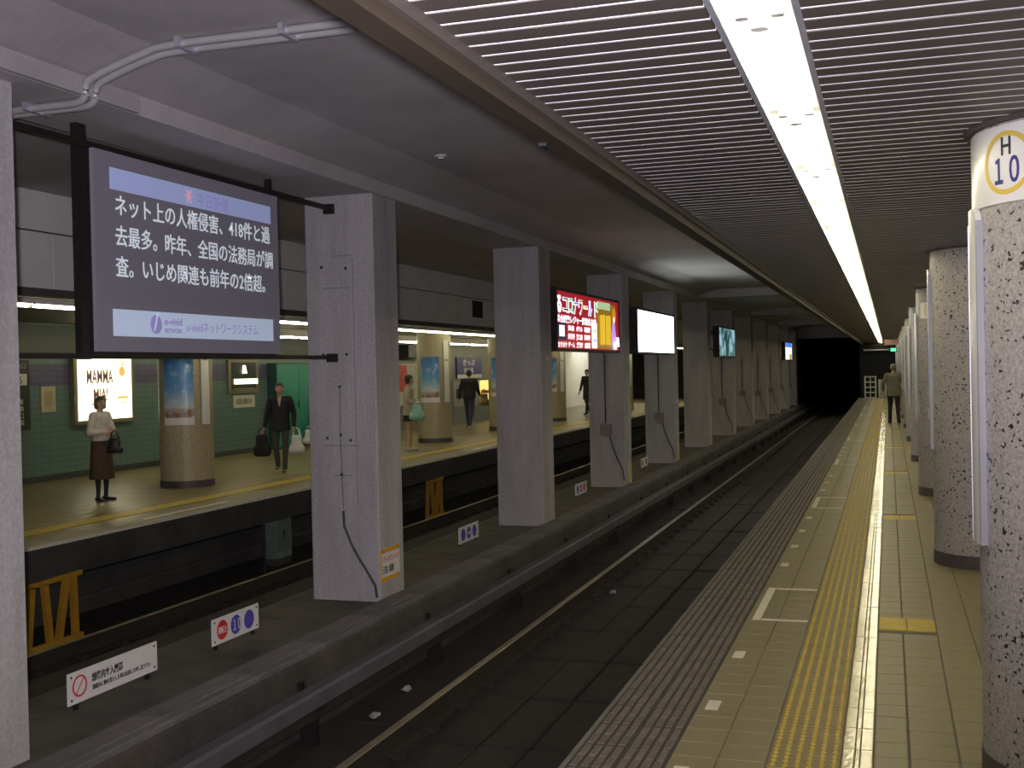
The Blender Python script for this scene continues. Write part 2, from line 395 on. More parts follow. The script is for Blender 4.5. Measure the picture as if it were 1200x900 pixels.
def light_line(name, X, y0, y1, zc, wid, tube_m, label, step=1.27, first=3.09, slim=False):
    t = empty(name, (X, 0, zc), label, 'light')
    h = wid/2
    if not slim:
        MB().box(-h, h, y0, y1, .03, .05).build('reflector', troughw_m, t)
        for s in (-1, 1):
            MB().box(*(sorted((s*h, s*(h+.018)))), y0, y1, -.008, .06).build('side_rail', alu_m, t)
    else:
        MB().box(-h, h, y0, y1, .02, 2.579-zc).build('housing', troughw_m, t)
    k0 = math.ceil((y0-first)/step)
    ys = [first+step*k for k in range(k0, int((y1-first)/step)+1)]
    tm = MB().tube([(0, .05, -.004 if slim else .006), (0, step-.05, -.004 if slim else .006)], .016, 8).mesh('tube', tube_m, True)
    hm = MB().cyl(0, 0, .024, -.022, .03, 14).box(-.062, -.030, -.016, .016, .010, .03, 1).box(.030, .062, -.016, .016, .010, .03, 1).mesh('lamp_holder', [holder_m, alu_m], True)
    for y in ys:
        if y+step <= y1: inst('tube', tm, t, (0, y, 0))
        inst('lamp_holder', hm, t, (0, y, 0))
    return t
light_line('fluorescent_light_line', -.306, .5, 59.0, 2.55, .186, tube_near, 'long glowing fluorescent light trough along the slatted ceiling above the yellow line')
light_line('fluorescent_light_line', 1.80, -3, 59.0, 2.55, .186, tube_near, 'matching fluorescent light trough on the far side of the terrazzo columns, out of frame')

# ---- plaster ceiling above the tracks, beam over the pillars
PL, PR = -5.20, -4.47          # pillar faces
sec = [(-1.19, 3.56), (-3.98, 3.56), (PR, 3.435), (PR, 3.31), (PL, 3.31), (PL, 3.435), (-5.69, 3.56), (-8.1, 3.56), (-8.1, 3.7), (-1.19, 3.7)]
mb = MB(); n = len(sec)
vs = [(x, y, z) for y in (Y0, CLOSED) for x, z in sec]
mb.add(vs, [(k, (k+1) % n, n+(k+1) % n, n+k) for k in range(n)]+[tuple(range(n)), tuple(range(2*n-1, n-1, -1))])
mb.build('ceiling_plaster', ceil_m, kind='structure', label='grey plaster ceiling and downstand beam above the tracks')
# beam casing box seen left of the screen
MB().box(PR+.001, PR+.035, Y0, 6.18, 3.312, 3.425).build('trim_4', beam_m, kind='structure', label='lighter casing along the beam above the hanging screen')
for yb in (29.0, 40.2, 50.6):
    MB().box(PR+.001, -1.195, yb, yb+.5, 3.36, 3.559).build('cross_beam', ceil_m, kind='structure', label='grey cross beam under the plaster ceiling far down the track')

# ---- track bed
bed = box('track_bed', (-8.9, -.9, Y0, 95, -1.3, -1.03), trackm, kind='structure', label='concrete track bed in a dark colour that includes shade')
sm = {}
random.seed(11)
slabs = [(-3.16, -2.80), (-2.79, -2.43), (-2.42, -2.06)]
for si, (a, b) in enumerate(slabs):
    sm[si] = MB().tile(0, b-a-.012, .012, 1.188, -.05, 0, .012).mesh('track_slab', slab_m)
y = 4.0
while y < 60:
    for si, (a, b) in enumerate(slabs):
        o = inst('track_slab', sm[si], bed, (a+.006, y, -.985+random.uniform(-.008, .006)))
    y += 1.2
outer = MB().tile(0, .45, .012, 1.188, -.05, 0, .012).mesh('track_slab', slab_m); y = 4.3
while y < 60:
    inst('track_slab', outer, bed, (-3.92, y, -.995+random.uniform(-.006, .006))); y += 1.2
def rail(X, label):
    t = empty('rail', (X, 0, -1.03), label, 'rail')
    prof = [(-.063, 0), (.063, 0), (.063, .012), (.012, .03), (.008, .125), (.034, .135), (.034, .165), (-.034, .165), (-.034, .135), (-.008, .125), (-.012, .03), (-.063, .012)]
    prof = [(x, z*1.09) for x, z in prof]
    n = len(prof); mb = MB()
    vs = [(x, y, z) for y in (Y0, 90) for x, z in prof]
    for k in range(n): mb.add([vs[k], vs[(k+1) % n], vs[n+(k+1) % n], vs[n+k]], [(0, 1, 2, 3)], 1)
    mb.build('rail_body', [rail_m, railside_m], t)
    MB().tile(-.032, .032, Y0, 90, .1795, .184, .003).build('rail_head', rail_m, t)
    cm = MB().add([(-.12, -.05, .001), (.12, -.05, .001), (.12, .05, .001), (-.12, .05, .001), (-.10, -.04, .045), (.10, -.04, .045), (.10, .04, .045), (-.10, .04, .045)], [(0, 3, 2, 1), (4, 5, 6, 7), (0, 1, 5, 4), (1, 2, 6, 5), (2, 3, 7, 6), (3, 0, 4, 7)]).mesh('rail_clip', railside_m)
    for k in range(60): inst('rail_clip', cm, t, (0, 4.2+.62*k, 0))
rail(-3.35, 'worn steel rail catching light along the middle of the near track')
rail(-1.92, 'steel rail of the near track hidden below the platform edge')
rail(-6.03, 'rail of the far track close behind the pillars')
rail(-7.46, 'thin lit rail of the far track in front of the yellow frames')
# divider between the tracks
sec = [(-5.55, -1.03), (-5.55, -.50), (-5.42, -.47), (-4.62, -.47), (-4.20, -.47), (-4.17, -.50), (-4.17, -1.03)]
mb = MB(); n = len(sec); vs = [(x, y, z) for y in (Y0, CLOSED) for x, z in sec]
mb.add(vs, [(k, (k+1) % n, n+(k+1) % n, n+k) for k in range(n)]+[tuple(range(n)), tuple(range(2*n-1, n-1, -1))])
divider = mb.build('track_divider', median_m, kind='structure', label='low dusty concrete divider between the two tracks')
tm_ = MB().tile(0, .20, .004, .996, 0, .035, .008).mesh('trough_lid', trough_m)
tm2 = MB().tile(0, .085, .004, .996, 0, .042, .01).mesh('trough_kerb', trough_m)
y = 4.0; random.seed(5)
while y < 59:
    inst('trough_lid', tm_, divider, (-4.475, y, -.47+random.uniform(-.002, .002))); inst('trough_kerb', tm2, divider, (-4.262, y, -.47)); y += 1.0
# third rail cover on brackets
tr_ = empty('conductor_rail_cover', (-3.98, 0, -1.03), 'grey conductor rail cover on short brackets along the divider beside the near track', 'rail')
mb = MB()
sec = [(-.07, .30), (-.07, .40), (-.05, .42), (.05, .42), (.07, .40), (.07, .30), (.05, .30), (.05, .385), (-.05, .385), (-.05, .30)]
n = len(sec); vs = [(x, y, z) for y in (4.0, 90) for x, z in sec]
mb.add(vs, [(k, (k+1) % n, n+(k+1) % n, n+k) for k in range(n)])
mb.build('cover', mat('cover_grey', (.10, .10, .115), .6, .2, 3), tr_)
bm_ = MB().box(-.11, .02, -.025, .025, 0, .30).box(-.11, .07, -.025, .025, .26, .30).box(-.12, -.09, -.03, .03, .2, .45).mesh('bracket', steel_d)
for k in range(24): inst('bracket', bm_, tr_, (0, 5.0+2.42*k, 0))
MB().box(-.03, .03, 4.0, 90, .2, .29).build('conductor', railside_m, tr_)

# ---- pillars between the tracks
P = [(4.72, -5.30, -4.61), (9.72, -5.20, -4.50), (14.9, -5.11, -4.46), (20.0, -5.10, -4.46)]+[(20.0+5.07*k, -5.12, -4.47) for k in range(1, 9)]
plabels = ['pale grey concrete pillar cut by the left edge of the picture, nearest the camera',
 'large grey concrete pillar right of the hanging screen, with a crack and a yellow-bordered notice at its foot',
 'grey concrete pillar between the hanging screen and the red advertising box, second full pillar from the left',
 'grey concrete pillar with a junction box, partly behind the red advertising box',
 'grey concrete pillar with a junction box, partly behind the blank white light box',
 'plain grey pillar between the blank white light box and the dark blue tree picture box',
 'grey pillar with junction box just behind the tree picture light box',
 'grey pillar with a small brown box low on its front, next beyond the tree picture light box']
for i, (y, x0, x1) in enumerate(P):
    lab = plabels[i] if i < len(plabels) else 'plain grey concrete pillar far down the track before the dark tunnel'
    t = empty('concrete_pillar', ((x0+x1)/2, y, -.47), lab, 'pillar', 'far plain pillars' if i >= len(plabels) else None)
    hw = (x1-x0)/2; h = 3.31+.47; c = .012
    sec = [(-hw+c, 0), (hw-c, 0), (hw, c), (hw, .55-c), (hw-c, .55), (-hw+c, .55), (-hw, .55-c), (-hw, c)]
    mb = MB(); n = 8; vs = [(x, yy_, z) for z in (0, h) for x, yy_ in sec]
    mb.add(vs, [(k, (k+1) % n, n+(k+1) % n, n+k) for k in range(n)]+[tuple(range(n)), tuple(range(2*n-1, n-1, -1))])
    mb.build('shaft', pillar_m, t)
    if i >= 3 and i not in (5,):       # conduit and junction box on the face towards the camera
        jz = .92 if i != 7 else 1.05
        MB().tube([(-.02, -.012, 2.4), (-.02, -.012, jz+.22)], .012, 6).build('conduit', steel_d, t)
        MB().box(-.11, .09, -.07, -.001, jz, jz+.2).build('junction_box', mat('junction_box_grey', (.20, .18, .16), .6, .1, 5), t)
        MB().tube([(.05, -.012, jz), (.10, -.012, jz-.2), (.18, -.012, jz-.42), (.27, -.012, jz-.6), (hw-.02, -.012, jz-.8)], .01, 6).build('cable', steel_d, t)
    if i == 1:
        pr = [(-.02, 2.0), (-.022, 1.55), (-.018, 1.2), (-.01, .93), (-.01, .86)]
        MB().tube([(x, -.003, z) for x, z in pr], .0028, 5).build('crack', joint_m, t)
        MB().tube([(x, -.006, z) for x, z in [(-.01, .84), (-.004, .7), (.07, .52), (.14, .40), (.22, .28), (.30, .15), (.315, .04)]], .011, 6).build('cable', steel_d, t)
        for (x, z) in [(-.18, 3.12), (.07, 3.1), (-.18, 2.3), (.06, 2.3), (-.16, 1.52), (.08, 1.5), (-.02, 2.0), (-.02, 1.55), (-.02, 1.18)]:
            MB().box(x-.012, x+.012, -.006, -.001, z-.012, z+.012).build('anchor_bolt', joint_m, t)
        for (z, a, b) in [(3.22, -.06, .14), (2.92, -.18, .12), (1.45, -.20, .16), (1.17, -.1, .08)]:
            MB().box(a, b, -.0025, -.0005, z-.004, z+.004).build('board_mark', mat('form_line', (.22, .21, .21), .9, 0), t)
        MB().box(.137, .143, -.0025, -.0005, .9, 3.2).build('board_mark', MATS['form_line'], t)
    if i == 0:
        s = empty('notice_sheet', (x1+.001, 4.95, .83), 'small white notice with black writing on the nearest pillar at the left edge', 'notice')
        MB().box(0, .002, -.26, .12, -.16, .30).build('sheet', sign_w, s)
        text_x('前', .10, navy, .0025, .01, .10, s)
    if i == 2:
        MB().box(hw+.001, hw+.03, .22, .30, 2.25, 2.29).build('bracket', alu_m, t)
    if i in (3, 4):
        for z in (1.30, 1.95): MB().box(hw+.001, hw+.035, .1, .17, z, z+.05).build('clamp', alu_m, t)
# yellow bordered notice at pillar 1
s = empty('warning_notice', (-4.497, 9.93, -.145), 'yellow-bordered white notice at the foot of the large pillar beside the screen', 'notice')
MB().box(0, .004, -.22, .22, -.15, .155).build('plate', sign_w, s)
MB().box(.004, .006, -.22, .22, .115, .155).build('band', orange_i, s); MB().box(.004, .006, -.22, .22, -.15, -.11).build('band', orange_i, s)
MB().box(.004, .006, -.22, -.19, -.11, .115).build('band', orange_i, s)
text_x('ブックエンド', .062, red_i, .005, -.175, .03, s, width=.36)
text_x('注意', .075, ink, .005, -.175, -.07, s, width=.26, bold=.001)
for yy_, lab in ((20.2, 'small pale yellow plate at the foot of the pillar behind the red advertising box'), (25.27, 'small pale plate at the foot of the pillar behind the white light box')):
    s = empty('small_plate', (-4.455, yy_, -.14), lab, 'sign'); MB().box(0, .006, -.1, .16, -.25, .12).build('plate', mat('cream_plate', (.5, .46, .3), .6, .1, 8), s); MB().box(.006, .008, -.1, .16, -.25, -.2).build('band', orange_i, s)

# ---- far side: platform, bulkhead, wall
XF = -8.08
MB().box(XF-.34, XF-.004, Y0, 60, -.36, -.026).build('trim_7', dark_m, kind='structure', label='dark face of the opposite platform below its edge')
fp = box('floor_far_platform', (-13.2, XF-.01, Y0, 60, -.30, 0), mat('far_platform_tile', (.215, .175, .075), .38, .12, .8, .05, 100), kind='structure', label='olive tiled floor of the opposite platform with a yellow line near its edge')
MB().box(XF-.33, XF, Y0, 60, -.025, .003).build('edge_coping', mat('coping', (.27, .245, .18), .55, .25, 3), fp)
MB().box(XF-.93, XF-.63, 4, 60, 0, .006).build('tactile_line', patch_m, fp)
MB().box(XF-.005, XF+.004, Y0, 60, -.03, .004).build('edge_nosing', white_m, fp)
for k, y in enumerate((11.4, 17.0, 22.6)):
    MB().box(XF-.26, XF-.18, y, y+1.8, .003, .006).build('boarding_mark', white_m, fp)
ft = MB()
for k in range(14): ft.box(-13.1, XF-.34, 8+k*3.0, 8.006+k*3.0, 0, .0012)
for k in range(14): ft.box(-13.0+k*.3, -12.994+k*.3, 6, 58, 0, .0012)
ft.build('joint_line', mat('far_joint', (.22, .19, .11), .7, 0), fp)
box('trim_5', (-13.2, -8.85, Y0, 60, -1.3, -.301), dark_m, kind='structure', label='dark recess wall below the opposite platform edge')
MB().box(-8.849, -8.80, 6, 60, -.62, -.56).box(-8.849, -8.82, 6, 60, -.86, -.82).build('cable_run', mat('cable_grey', (.05, .05, .05), .7, .2, 4), None, label='grey cable run along the dark wall below the opposite platform', cat='cable')
# bulkhead
bh = box('wall_bulkhead', (-8.25, -8.13, Y0, CLOSED, 2.58, 3.6), joint_m, kind='structure', label='pale panelled bulkhead above the opposite platform edge')
pj = 9.785-.96*9
pm = MB().box(0, .012, .006, .954, 0, .565).mesh('bulkhead_panel', bulk_m)
k = 0
while pj+k*.96 < 58:
    inst('bulkhead_panel', pm, bh, (-8.129, pj+k*.96, 2.58)); k += 1
MB().box(-8.129, -8.113, Y0, CLOSED, 3.16, 3.56).build('bulkhead_fascia', bulk_m, bh)
MB().box(-8.1165, -8.10, 22.3, 22.9, 2.76, 3.10).build('vent_opening', joint_m, bh)
MB().box(-8.25, -8.10, Y0, CLOSED, 2.50, 2.579).build('lower_trim', mat('bulkhead_trim', (.10, .10, .09), .6, .1, 3), bh)
box('ceiling_far_platform', (-13.2, -8.25, Y0, CLOSED, 2.58, 2.7), mat('far_ceiling', (.17, .155, .115), .6, .1, 3), kind='structure', label='dull brown ceiling above the opposite platform')
light_line('fluorescent_light_line', -9.22, 5, 58, 2.50, .10, tube_far, 'thin fluorescent light line just behind the pale bulkhead of the opposite platform', slim=True)
light_line('fluorescent_light_line', -11.6, 15.0, 58, 2.42, .10, tube_far, 'second fluorescent light line deeper over the opposite platform, seen left of the screen', slim=True, first=15.0)
# left wall: small teal tiles with a purple band
def wall_mat():
    m = bpy.data.materials.new('teal_wall_tile'); m.use_nodes = True; nt = m.node_tree; N = nt.nodes; L = nt.links; b = N['Principled BSDF']
    b.inputs['Roughness'].default_value = .35
    tc = N.new('ShaderNodeTexCoord'); sx = N.new('ShaderNodeSeparateXYZ'); L.new(tc.outputs['Object'], sx.inputs['Vector'])
    cb = N.new('ShaderNodeCombineXYZ'); L.new(sx.outputs['Y'], cb.inputs['X']); L.new(sx.outputs['Z'], cb.inputs['Y'])
    br = N.new('ShaderNodeTexBrick'); br.offset = 0; br.inputs['Scale'].default_value = 1; br.inputs['Brick Width'].default_value = .2; br.inputs['Row Height'].default_value = .1
    br.inputs['Mortar Size'].default_value = .006; br.inputs['Color1'].default_value = (.10, .168, .155, 1); br.inputs['Color2'].default_value = (.108, .178, .165, 1); br.inputs['Mortar'].default_value = (.065, .11, .10, 1)
    L.new(cb.outputs['Vector'], br.inputs['Vector'])
    br2 = N.new('ShaderNodeTexBrick'); br2.offset = 0; br2.inputs['Scale'].default_value = 1; br2.inputs['Brick Width'].default_value = .2; br2.inputs['Row Height'].default_value = .1
    br2.inputs['Mortar Size'].default_value = .006; br2.inputs['Color1'].default_value = (.085, .08, .155, 1); br2.inputs['Color2'].default_value = (.095, .088, .17, 1); br2.inputs['Mortar'].default_value = (.055, .05, .09, 1)
    L.new(cb.outputs['Vector'], br2.inputs['Vector'])
    r = N.new('ShaderNodeValToRGB'); r.color_ramp.interpolation = 'CONSTANT'; e = r.color_ramp.elements
    e[0].position = 0; e[0].color = (0, 0, 0, 1); e[1].position = 1.55/3; e[1].color = (1, 1, 1, 1); q = e.new(1.9/3); q.color = (0, 0, 0, 1)
    dv = N.new('ShaderNodeMath'); dv.operation = 'DIVIDE'; dv.inputs[1].default_value = 3; L.new(sx.outputs['Z'], dv.inputs[0]); L.new(dv.outputs['Value'], r.inputs['Fac'])
    mx = N.new('ShaderNodeMix'); mx.data_type = 'RGBA'; L.new(r.outputs['Color'], mx.inputs['Factor']); L.new(br.outputs['Color'], mx.inputs['A']); L.new(br2.outputs['Color'], mx.inputs['B'])
    L.new(mx.outputs['Result'], b.inputs['Base Color']); return m
XW = -13.1
wl = box('wall_left', (XW-.2, XW, Y0, 28.3, 0, 2.58), wall_mat(), kind='structure', label='teal tiled wall with a dull purple band behind the opposite platform')
box('baseboard_left', (XW, XW+.012, Y0, 28.3, 0, .10), mat('dark_skirting', (.04, .05, .05), .5, .1, 5), kind='structure', label='dark skirting below the teal tiled wall')
MB().box(XW, XW+.05, Y0, 28.3, 2.04, 2.56).build('trim_6', mat('dark_teal_panel', (.035, .05, .05), .5, .1, 3), kind='structure', label='dark band along the top of the teal tiled wall')
box('wall_left_far', (XW-.2, XW, 28.3, 44, 0, 2.58), mat('far_wall_grey', (.20, .205, .185), .5, .12, 2), kind='structure', label='grey wall section behind the walking figure on the opposite platform')
box('wall_left_end', (XW-.2, XW, 44, 60, 0, 2.58), mat('white_wall', (.75, .75, .72), .6, .04, 2), kind='structure', label='bright white wall far along the opposite platform')
pl_ = bpy.data.lights.new('concourse_lamp', 'AREA'); pl_.energy = 55; pl_.size = 3; pl_.color = (1, .97, .9); plo = bpy.data.objects.new('concourse_lamp', pl_); C.objects.link(plo); plo.location = (-12.2, 50, 2.45)
# ends and right side
box('wall_end', (-13.3, -5.2, CLOSED, CLOSED+.2, -1.3, 3.7), dark_m, kind='structure', label='end wall of the opposite platform')
box('wall_tunnel_left', (-5.3, -4.35, CLOSED+.001, 95, -1.3, 3.7), black_m, kind='structure', label='sooty tunnel wall coloured near black for the unlit tunnel')
box('wall_tunnel_right', (-1.3, 7, 57.5, 95, -1.3, 3.7), black_m, kind='structure', label='black end wall beyond the near platform')
box('wall_tunnel_end', (-5.3, 0, 95, 95.2, -1.3, 3.7), black_m, kind='structure', label='black end wall standing in for the unlit depth of the tunnel')
box('ceiling_tunnel', (-5.3, 7, CLOSED+.001, 95, 2.9, 3.7), black_m, kind='structure', label='black tunnel roof')
MB().box(PR, -1.2, CLOSED-.6, CLOSED, 2.95, 3.559).build('portal_beam', ceil_m, kind='structure', label='pale lintel over the mouth of the dark tunnel')
box('wall_right', (6.6, 6.8, Y0, 57.5, -1.3, 3.7), mat('right_wall', (.25, .26, .25), .7, .1, 2), kind='structure', label='wall beyond the track on the right, out of frame')
box('ceiling_right', (2.95, 6.8, Y0, 57.5, 3.4, 3.6), ceil_m, kind='structure', label='ceiling over the right-hand track, out of frame')
box('track_bed_right', (2.3, 6.6, Y0, 57.5, -1.3, -1.03), trackm, kind='structure', label='track bed on the right, out of frame')

# ================================================================== COLUMNS
def column(x, y, tm, label, R=.4, group=None, sign=None, poster=None, strip=None, sz=0):
    t = empty('terrazzo_column', (x, y, 0), label, 'column', group)
    top = 2.552 if x > -5 else 2.58
    MB().cyl(0, 0, R, .105, top, 64).build('shaft', tm, t, True)
    MB().cyl(0, 0, R+.006, 0, .105, 64).build('base_ring', ring_m, t, True)
    if x > -5: MB().arc(R+.001, R+.035, 0, 360, 2.535, 2.551, 48).build('ceiling_collar', slat_m, t)
    if strip:
        a0, a1, z0, z1 = strip
        p = MB().arc(R+.001, R+.022, a0, a1, z0, z1, 14, .05).build('name_panel', white_pl, t, True)
        MB().arc(R+.0005, R+.027, a0-1.6, a0-.1, z0, z1-.05, 2).build('panel_edge', alu_m, p)
        MB().arc(R+.0005, R+.027, a1+.1, a1+1.6, z0, z1-.05, 2).build('panel_edge', alu_m, p)
    if poster:
        a0, a1, z0, z1 = poster
        p = MB().arc(R+.001, R+.005, a0, a1, z0, z1, 16).build('poster', MATS['poster_sky'], t, True)
        MB().arc(R+.0052, R+.0062, a0, a1, z0, z0+.11, 16).build('poster_caption', sign_w, p, True)
        random.seed(4)
        for k in range(7):
            u = a0+(a1-a0)*(.06+.12*k); hh = random.uniform(.05, .12)
            MB().arc(R+.0052, R+.0066, u, u+(a1-a0)*.13, z0+.11, z0+.12+hh, 5, .03).build('printed_building', mat('print_brown%d' % (k % 3), ((.30, .14, .08), (.42, .26, .18), (.22, .2, .28))[k % 3], .4, .2, 9), p)
    return t
print_sky('poster_sky')
def curved_text(body, size, m, R, ang, z, parent, width=None, **k):
    me = text_mesh(body, size, m, align='CENTER', extr=.0008, **k)
    if width:
        xs = [v.co.x for v in me.vertices]; wd = max(xs)-min(xs)
        for v in me.vertices: v.co.x *= width/wd
    for v in me.vertices:
        a = math.radians(ang)+v.co.x/R; r = R+v.co.z; v.co = Vector((r*math.cos(a), r*math.sin(a), z+v.co.y))
    return obj('lettering', me, parent)
def curved_ring(m, R, ang, z, r_out, r_in, parent, name='ring', n=40):
    mb = MB(); vs = []
    for k in range(n):
        t = 2*PI*k/n
        for q in (r_out, r_in):
            for d in (.0, .0015):
                a = math.radians(ang)+q*math.cos(t)/R; r = R+d; vs.append((r*math.cos(a), r*math.sin(a), z+q*math.sin(t)))
    fs = []
    for k in range(n):
        i = 4*k; j = 4*((k+1) % n); fs += [(i+1, j+1, j+3, i+3), (i, i+2, j+2, j), (i, j, j+1, i+1), (i+2, i+3, j+3, j+2)]
    mb.add(vs, fs); return mb.build(name, m, parent)
CX = .735
nlab = ['white-speckled terrazzo column at the right edge, nearest the camera, with the large number 10 band',
        'terrazzo column second from the camera, with a dark base ring and no number band in view',
        'terrazzo column third from the camera, with a small 10 plate and a blue poster edge',
        'terrazzo column fourth from the camera, partly hidden behind the one with the 10 plate']
for i in range(11):
    y = 4.93 if i == 0 else 10.08+5.07*(i-1)
    c = column(CX, y, terr_m, nlab[i] if i < 4 else 'terrazzo column of the distant row beside the walking man', group=None if i < 4 else 'distant terrazzo columns',
               strip=(172, 197, .93, 2.24) if i != 1 else (168, 190, .93, 2.4), poster=(226, 275, .95, 2.0) if i == 2 else None)
    if i in (0, 2, 4, 6):
        A = -138.5 if i == 0 else -128
        z0, z1 = (2.235, 2.525) if i == 0 else (2.17, 2.36)
        band = MB().arc(.401, .409, A-52 if i == 0 else A-22, A+60 if i == 0 else A+22, z0, z1, 30).build('number_band', white_pl, c, True)
        zc = (z0+z1)/2+.01
        if i == 0:
            curved_ring(yel_i, .4095, A, zc-.008, .118, .099, band)
            curved_text('H', .095, ink, .4095, A, zc+.022, band, width=.045, bold=.0015)
            curved_text('１０', .125, navy, .4095, A, zc-.082, band, width=.115, bold=.003)
        else:
            curved_ring(yel_i, .4095, A, zc-.008, .08, .07, band)
            curved_text('H', .06, ink, .4095, A, zc+.01, band, width=.03)
            curved_text('１０', .08, navy, .4095, A, zc-.06, band, width=.055, bold=.001)
flab = {15.1: 'brown terrazzo column of the opposite platform with a blue sky poster, beside the woman in white',
        25.2: 'brown terrazzo column of the opposite platform with a blue sky poster, between the large pillar and the next pillar',
        35.3: 'distant brown terrazzo column with a sky poster seen below the red advertising box',
        20.15: 'brown terrazzo column of the opposite platform hidden behind the large pillar', 30.25: 'brown terrazzo column of the opposite platform hidden behind the second pillar',
        45.4: 'brown terrazzo column with poster seen below the white light box', 10.05: 'brown terrazzo column of the opposite platform behind the nearest pillar'}
for y, lab in flab.items():
    vx = math.degrees(math.atan2(-y, 10.16))      # direction towards the camera
    c = column(-10.16, y, terr2_m, lab, strip=(vx+33, vx+55, .94, 2.38), poster=(vx-50, vx+17, .94, 2.0))
    curved_text('Sakae', .07, ink, .423, vx+44, 1.90, c.children[2], width=.12)

# ================================================================== SCREEN between pillars
XS = -4.88
scr = empty('projection_screen', (XS, 7.47, 1.83), 'large grey-lavender screen with white Japanese text hung between two pillars', 'screen')
def loc(parent, o): return o
SW, SH = 2.37, 1.325
hb = SW/2
screen_m = mat('screen_cloth', (.20, .19, .22), .8, 0, emit=(.5, .46, .62), es=.05)
bar_m = emis('screen_bar_glow', (.40, .46, .78), .30); bar2_m = emis('screen_lowbar_glow', (.50, .60, .80), .36)
stext = emis('screen_white_glow', (.72, .80, .88), .45)
scr_root = scr; scr = MB().box(-.03, 0, -hb, hb, 0, SH).build('screen_sheet', screen_m, scr_root)
MB().box(-.05, -.031, -hb-.01, hb+.01, -.02, SH+.01).build('backing', steel_d, scr_root)
MB().box(.0005, .002, -hb+.16, hb-.12, SH-.245, SH-.10).build('header_bar', bar_m, scr)
MB().box(.0005, .002, -hb+.16, hb-.12, .105, .285).build('footer_bar', bar2_m, scr)
pur = emis('screen_ink_glow', (.25, .22, .45), .5)
text_x('中日新聞', .115, pur, .0025, -.02, SH-.222, scr, width=.42)
mb = MB()
disc_x(mb, .0025, -.115, SH-.172, .036, n=8)
for k in range(6): mb.beam((.003, -.115, SH-.172), (.003, -.115+.058*math.cos(PI/3*k), SH-.172+.058*math.sin(PI/3*k)), .012, .002)
mb.build('emblem', emis('emblem_glow', (.55, .33, .42), .5), scr)
ln = ['ネット上の人権侵害、418件と過', '去最多。昨年、全国の法務局が調', '査。いじめ関連も前年の2倍超。']
for k, (s_, wd) in enumerate(zip(ln, (2.02, 2.06, 1.93))):
    text_x(s_, .150, stext, .0025, -hb+.20, SH-.40-.205*k, scr, width=wd, bold=.001)
mb = MB(); disc_x(mb, .0025, -hb+.63, .195, .066, n=24); mb.build('logo_disc', pur, scr)
mb = MB(); mb.beam((.006, -hb+.60, .15), (.006, -hb+.645, .275), .02, .002); mb.build('logo_slash', bar2_m, scr)
text_x('e-vivid', .075, pur, .0025, -hb+.73, .195, scr, width=.21, bold=.0015)
text_x('NETWORK', .045, pur, .0025, -hb+.73, .14, scr, width=.21, bold=.001)
text_x('e-vividネットワークシステム', .092, pur, .0025, -hb+1.00, .155, scr, width=1.0)
# frame posts and bars
hang = empty('screen_hanger', (XS-.06, 6.24, 3.2), 'dark steel bars and posts carrying the hanging screen from the big pillar', 'frame')
MB().box(-.03, .02, -.06, .03, -1.42, .10).build('post', steel_d, hang)
MB().box(-.03, .02, 2.36, 2.40, -1.40, .10).build('post', steel_d, hang)
MB().beam((.03, -.98, -.03), (.03, 3.478, -.012), .03, .042).build('top_bar', steel_d, hang)
MB().beam((.0, -.9, -1.40), (.0, 3.478, -1.395), .03, .035).build('lower_bar', steel_d, hang)
MB().box(-.03, .06, 3.42, 3.479, -.06, .03).build('bracket', steel_d, hang); MB().box(-.03, .06, 3.42, 3.479, -1.44, -1.36).build('bracket', steel_d, hang)
# conduits
cz = 3.56
for k, off in enumerate((0, .12)):
    t = empty('conduit_pipe', (-1.2, 5.6, 3.5), ['upper of the two grey conduit pipes crossing the ceiling at the top left', 'lower of the two grey conduit pipes crossing the ceiling at the top left'][k], 'pipe')
    o2 = off*.75
    pts = [(-1.21, 5.62+off, 3.528), (-3.0, 5.62+off, 3.528), (-3.8, 5.62+off, 3.528), (-4.02, 5.63+o2, 3.50), (-4.36, 5.64+o2, 3.405), (-4.425, 5.65+o2, 3.35), (-4.44, 5.66+o2, 3.31), (-4.50, 5.67+o2, 3.278), (-4.7, 5.68+o2, 3.275), (-5.4, 5.68+o2, 3.275)]
    pts = [Vector(p)-Vector((-1.2, 5.6, 3.5)) for p in pts]
    sp = []
    for i in range(len(pts)-1):        # catmull-rom
        p0, p1, p2, p3 = pts[max(i-1, 0)], pts[i], pts[i+1], pts[min(i+2, len(pts)-1)]
        for u in [q/5 for q in range(5)]:
            sp.append(.5*((2*p1)+(p2-p0)*u+(2*p0-5*p1+4*p2-p3)*u*u+(3*p1-p0-3*p2+p3)*u**3))
    sp.append(pts[-1])
    MB().tube(sp, .023, 10).build('pipe_run', pipe_m, t, True)
    if k == 0:
        for p in ((-3.1, 5.60), (-3.75, 5.62)):
            MB().box(p[0]+1.2-.015, p[0]+1.2+.015, -.03, .16, .0, .058).build('pipe_clamp', alu_m, t)
        MB().box(-3.66, -3.63, .02, .24, -.245, -.195).build('pipe_clamp', alu_m, t)
MB().cyl(-3.72, 9.5, .055, 3.54, 3.559, 20).cyl(-3.72, 9.5, .03, 3.525, 3.54, 16).build('ceiling_detector', mat('detector_grey', (.5, .5, .5), .5, 0), None, True, label='small round detector on the plaster ceiling above the near track', cat='detector')

